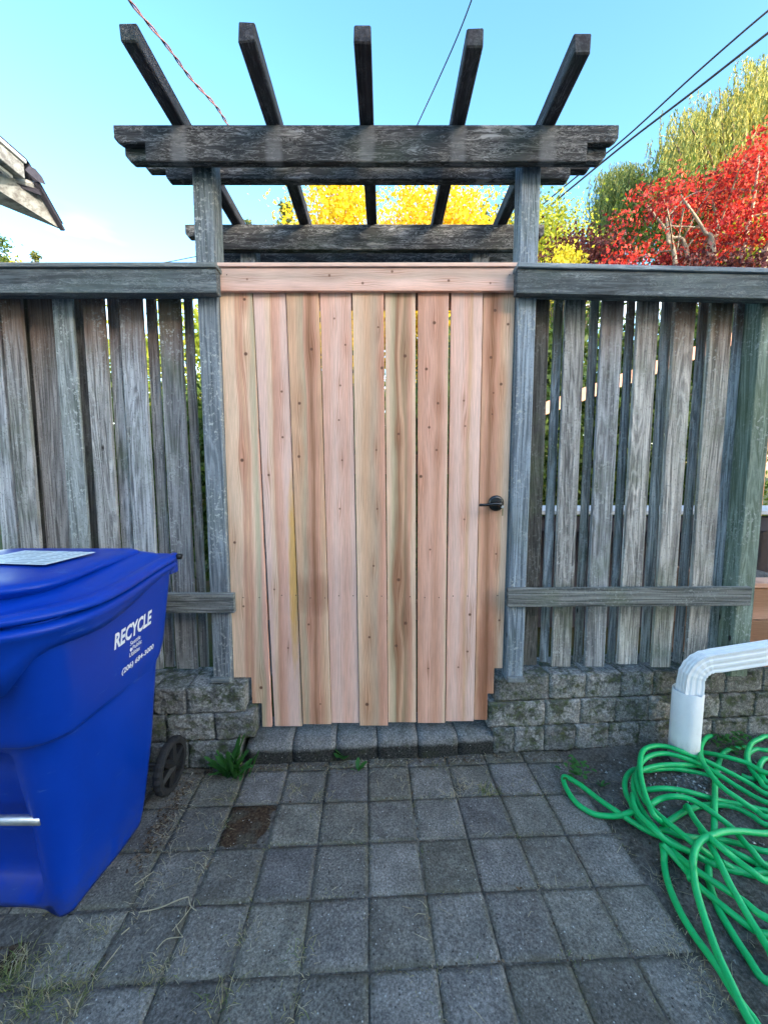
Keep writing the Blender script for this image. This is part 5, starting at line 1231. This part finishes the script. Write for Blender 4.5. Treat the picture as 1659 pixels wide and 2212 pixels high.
tufts = [(1055, 1707, 70, .055, .3), (975, 1722, 45, .05, 1), (1000, 1700, 40, .045, 1), (865, 1690, 26, .04, 1), (690, 1722, 40, .04, .7), (695, 1760, 30, .03, .6), (640, 1700, 40, .03, .6), (500, 1720, 60, .06, .4), (470, 1790, 50, .05, .6), (435, 1868, 40, .06, .9),
         (985, 1790, 20, .04, .9), (520, 2030, 60, .04, .7), (650, 2060, 50, .05, .6), (480, 2160, 70, .06, .3), (640, 2190, 50, .05, .6), (370, 2080, 60, .05, .9), (330, 2100, 60, .05, .5), (180, 2130, 90, .06, .35), (60, 2180, 150, .07, .35), (20, 2120, 130, .07, .3), (110, 2140, 110, .05, .3), (40, 2070, 80, .05, .4), (140, 2190, 80, .06, .4), (100, 2080, 70, .05, .4), (215, 2010, 60, .05, .6),
         (1170, 1720, 30, .03, .5), (1120, 1690, 40, .03, .5), (1450, 2010, 40, .05, 1), (1470, 2060, 50, .05, 1), (1500, 2100, 50, .05, 1), (1540, 2160, 50, .05, 1), (1430, 1900, 40, .05, 1), (1350, 1750, 30, .04, .8), (920, 2140, 40, .03, .7), (1030, 2110, 30, .03, .7), (790, 1960, 30, .025, .6), (300, 1990, 40, .05, .8), (410, 1980, 30, .04, .9)]
for (x, y, n, L_, dry) in tufts:
    c = G(x, y, 0)
    for _k in range(n):
        tgt = (V2, F2) if rg.random() < dry else (V, F)
        blade(*tgt, (c.x + rg.gauss(0, .022), c.y + rg.gauss(0, .018), -.006), rg.uniform(0, 6.283), L_ * rg.uniform(.4, 1.25), rg.uniform(.4, .97), .0009)
gr = mesh_obj('joint_grass', me_from('joint_grass', V, F), L['grassm']); tag(gr, 'short green grass growing in the joints of the patio', 'grass', kind='stuff')
for _ in range(300):                                          # straw and needles: along the cart and the wall, a few anywhere
    w_ = rg.random()
    if w_ < .45: t_ = rg.random(); c = G(300, 1960) .lerp(G(430, 1690), t_) + Vector((rg.gauss(0, .03), rg.gauss(0, .03), 0))
    elif w_ < .7: x_ = rg.uniform(-.75, .6); c = Vector((x_, front_of_wall(x_) - abs(rg.gauss(0, .035)) - .01, 0))
    elif w_ < .85: c = Vector((rg.uniform(.84, 1.1), rg.uniform(.6, 1.5), 0))
    else: c = Vector((rg.uniform(-1.2, .9), rg.uniform(.55, 1.55), 0))
    a = rg.uniform(0, 6.283); L_ = rg.uniform(.015, .06); b = len(V2); d = Vector((math.cos(a), math.sin(a), 0)); s = Vector((-d.y, d.x, 0)) * rg.uniform(.0004, .0009); z = Vector((0, 0, .003 + rg.random() * .004))
    k = d * L_ * .5 + s * rg.uniform(-6, 6); V2 += [c - s + z, c + s + z, c + k + s + z * 1.8, c + k - s + z * 1.8, c + d * L_ + z]; F2 += [(b, b + 1, b + 2, b + 3), (b + 3, b + 2, b + 4)]
sw = mesh_obj('dry_straw', me_from('dry_straw', V2, F2), L['straw']); tag(sw, 'dry straw and dead grass scattered over the patio', 'straw', kind='stuff')
stalks = [([(300, 1972), (345, 1962), (385, 1945), (407, 1938)], .0022), ([(407, 1938), (412, 1958), (424, 1968)], .0018), ([(372, 2012), (395, 1985), (412, 1962)], .0014), ([(290, 1913), (333, 1883)], .0022), ([(222, 2094), (262, 2042)], .0018), ([(338, 2052), (360, 2030), (395, 2025)], .0016), ([(395, 2025), (385, 2010), (380, 1998)], .0014), ([(400, 2030), (392, 2065)], .0014), ([(262, 2020), (280, 2005)], .002)]
tw = thing('dry_stalk', 'bent pale dry stalk lying on the pavers beside the cart', 'stalk', tuple(G(350, 1955)))
for pts, rr in stalks:
    q3 = catmull([G(x, y, .004) for x, y in pts], 4) if len(pts) > 2 else [G(x, y, .004) for x, y in pts]
    V, F = tube(q3, rr * .8, 5); mesh_obj('stem', me_from('stem', [v - q3[0] for v in V], F), L['straw'], tw, q3[0])
# gravel: chips round the drain pipe and grit everywhere
V, F = [], []
def chip(c, s):
    b = len(V); ax = [Vector((rg.uniform(-1, 1), rg.uniform(-1, 1), rg.uniform(-.5, .8))).normalized() * s * rg.uniform(.6, 1.2) for _ in range(5)]
    o = [Vector((1, 0, 0)), Vector((-.5, .87, 0)), Vector((-.5, -.87, 0)), Vector((0, 0, .7)), Vector((0, 0, -.5))]
    a = rg.uniform(0, 6.28); M3 = Matrix.Rotation(a, 3, 'Z') @ Matrix.Rotation(rg.uniform(-.6, .6), 3, 'X')
    for q in o: V.append(Vector(c) + M3 @ (q * s * rg.uniform(.6, 1.2)))
    F.extend([(b, b + 1, b + 3), (b + 1, b + 2, b + 3), (b + 2, b, b + 3), (b + 1, b, b + 4), (b + 2, b + 1, b + 4), (b, b + 2, b + 4)])
for _ in range(900):
    c = G(rg.gauss(1480, 70), rg.gauss(1690, 30)) if rg.random() < .6 else Vector((rg.uniform(.9, 1.9), rg.uniform(.6, 1.62), 0))
    if c.x > .86 and c.y < 1.66: chip((c.x, c.y, soil_h(c.x, c.y) + .003), rg.uniform(.002, .009))
for _ in range(420):
    c = Vector((rg.uniform(-1.3, .9), rg.uniform(.5, 1.58), .0)); chip((c.x, c.y, .002), rg.uniform(.0008, .0022))
gm = Gr('gravel_chip'); gc = gm.ramp(gm.island(), [(0, (.05, .05, .052)), (.5, (.14, .14, .14)), (.85, (.28, .28, .27)), (1, (.6, .6, .57))]); gm.bsdf(gc, .8, spec=.25)
gv = mesh_obj('gravel', me_from('gravel', V, F), gm.mat); tag(gv, 'grey gravel chips and pale grit on the ground', 'gravel', kind='stuff')

# leaf litter and crumbs of bark along the cart, the wall and the joints
V, F = [], []
def flake(c, s):
    b = len(V); a = rg.uniform(0, 6.28); d = Vector((math.cos(a), math.sin(a), rg.uniform(-.15, .3))); e = Vector((-math.sin(a), math.cos(a), rg.uniform(-.3, .3))) * rg.uniform(.3, .7)
    V.extend([c - d * s, c + e * s + Vector((0, 0, s * .25)), c + d * s, c - e * s + Vector((0, 0, s * .2))]); F.append((b, b + 1, b + 2, b + 3))
for _ in range(1500):
    w_ = rg.random()
    if w_ < .42: t_ = rg.random(); c = G(300, 1870).lerp(G(405, 1690), t_) + Vector((rg.gauss(.0, .022), rg.gauss(0, .03), 0))
    elif w_ < .72: x_ = rg.uniform(-.82, .62); c = Vector((x_, front_of_wall(x_) - abs(rg.gauss(0, .022)) - .004, 0))
    elif w_ < .86:
        u, v = (rg.randint(-8, 5), rg.uniform(-6, 1)) if rg.random() < .5 else (rg.uniform(-8, 5), rg.randint(-6, 1)); c = grid_pt(u + rg.gauss(0, .012), v + rg.gauss(0, .012))
    else: c = Vector((rg.uniform(.84, 1.7), rg.uniform(.65, 1.62), .004))
    if c.y > front_of_wall(c.x) - .002: continue
    flake(Vector((c.x, c.y, max(.0015, c.z) + rg.random() * .003)), rg.uniform(.0018, .0062) * (1.5 if rg.random() < .1 else 1))
lt = Gr('leaf_litter'); lc = lt.ramp(lt.island(), [(0, (.035, .022, .014)), (.4, (.09, .055, .032)), (.7, (.17, .12, .075)), (.92, (.25, .20, .14)), (1, (.42, .38, .30))]); lt.bsdf(lc, .85, spec=.15)
ll = mesh_obj('leaf_litter', me_from('leaf_litter', V, F), lt.mat); tag(ll, 'brown leaf litter along the cart, the wall and the joints', 'litter', kind='stuff')
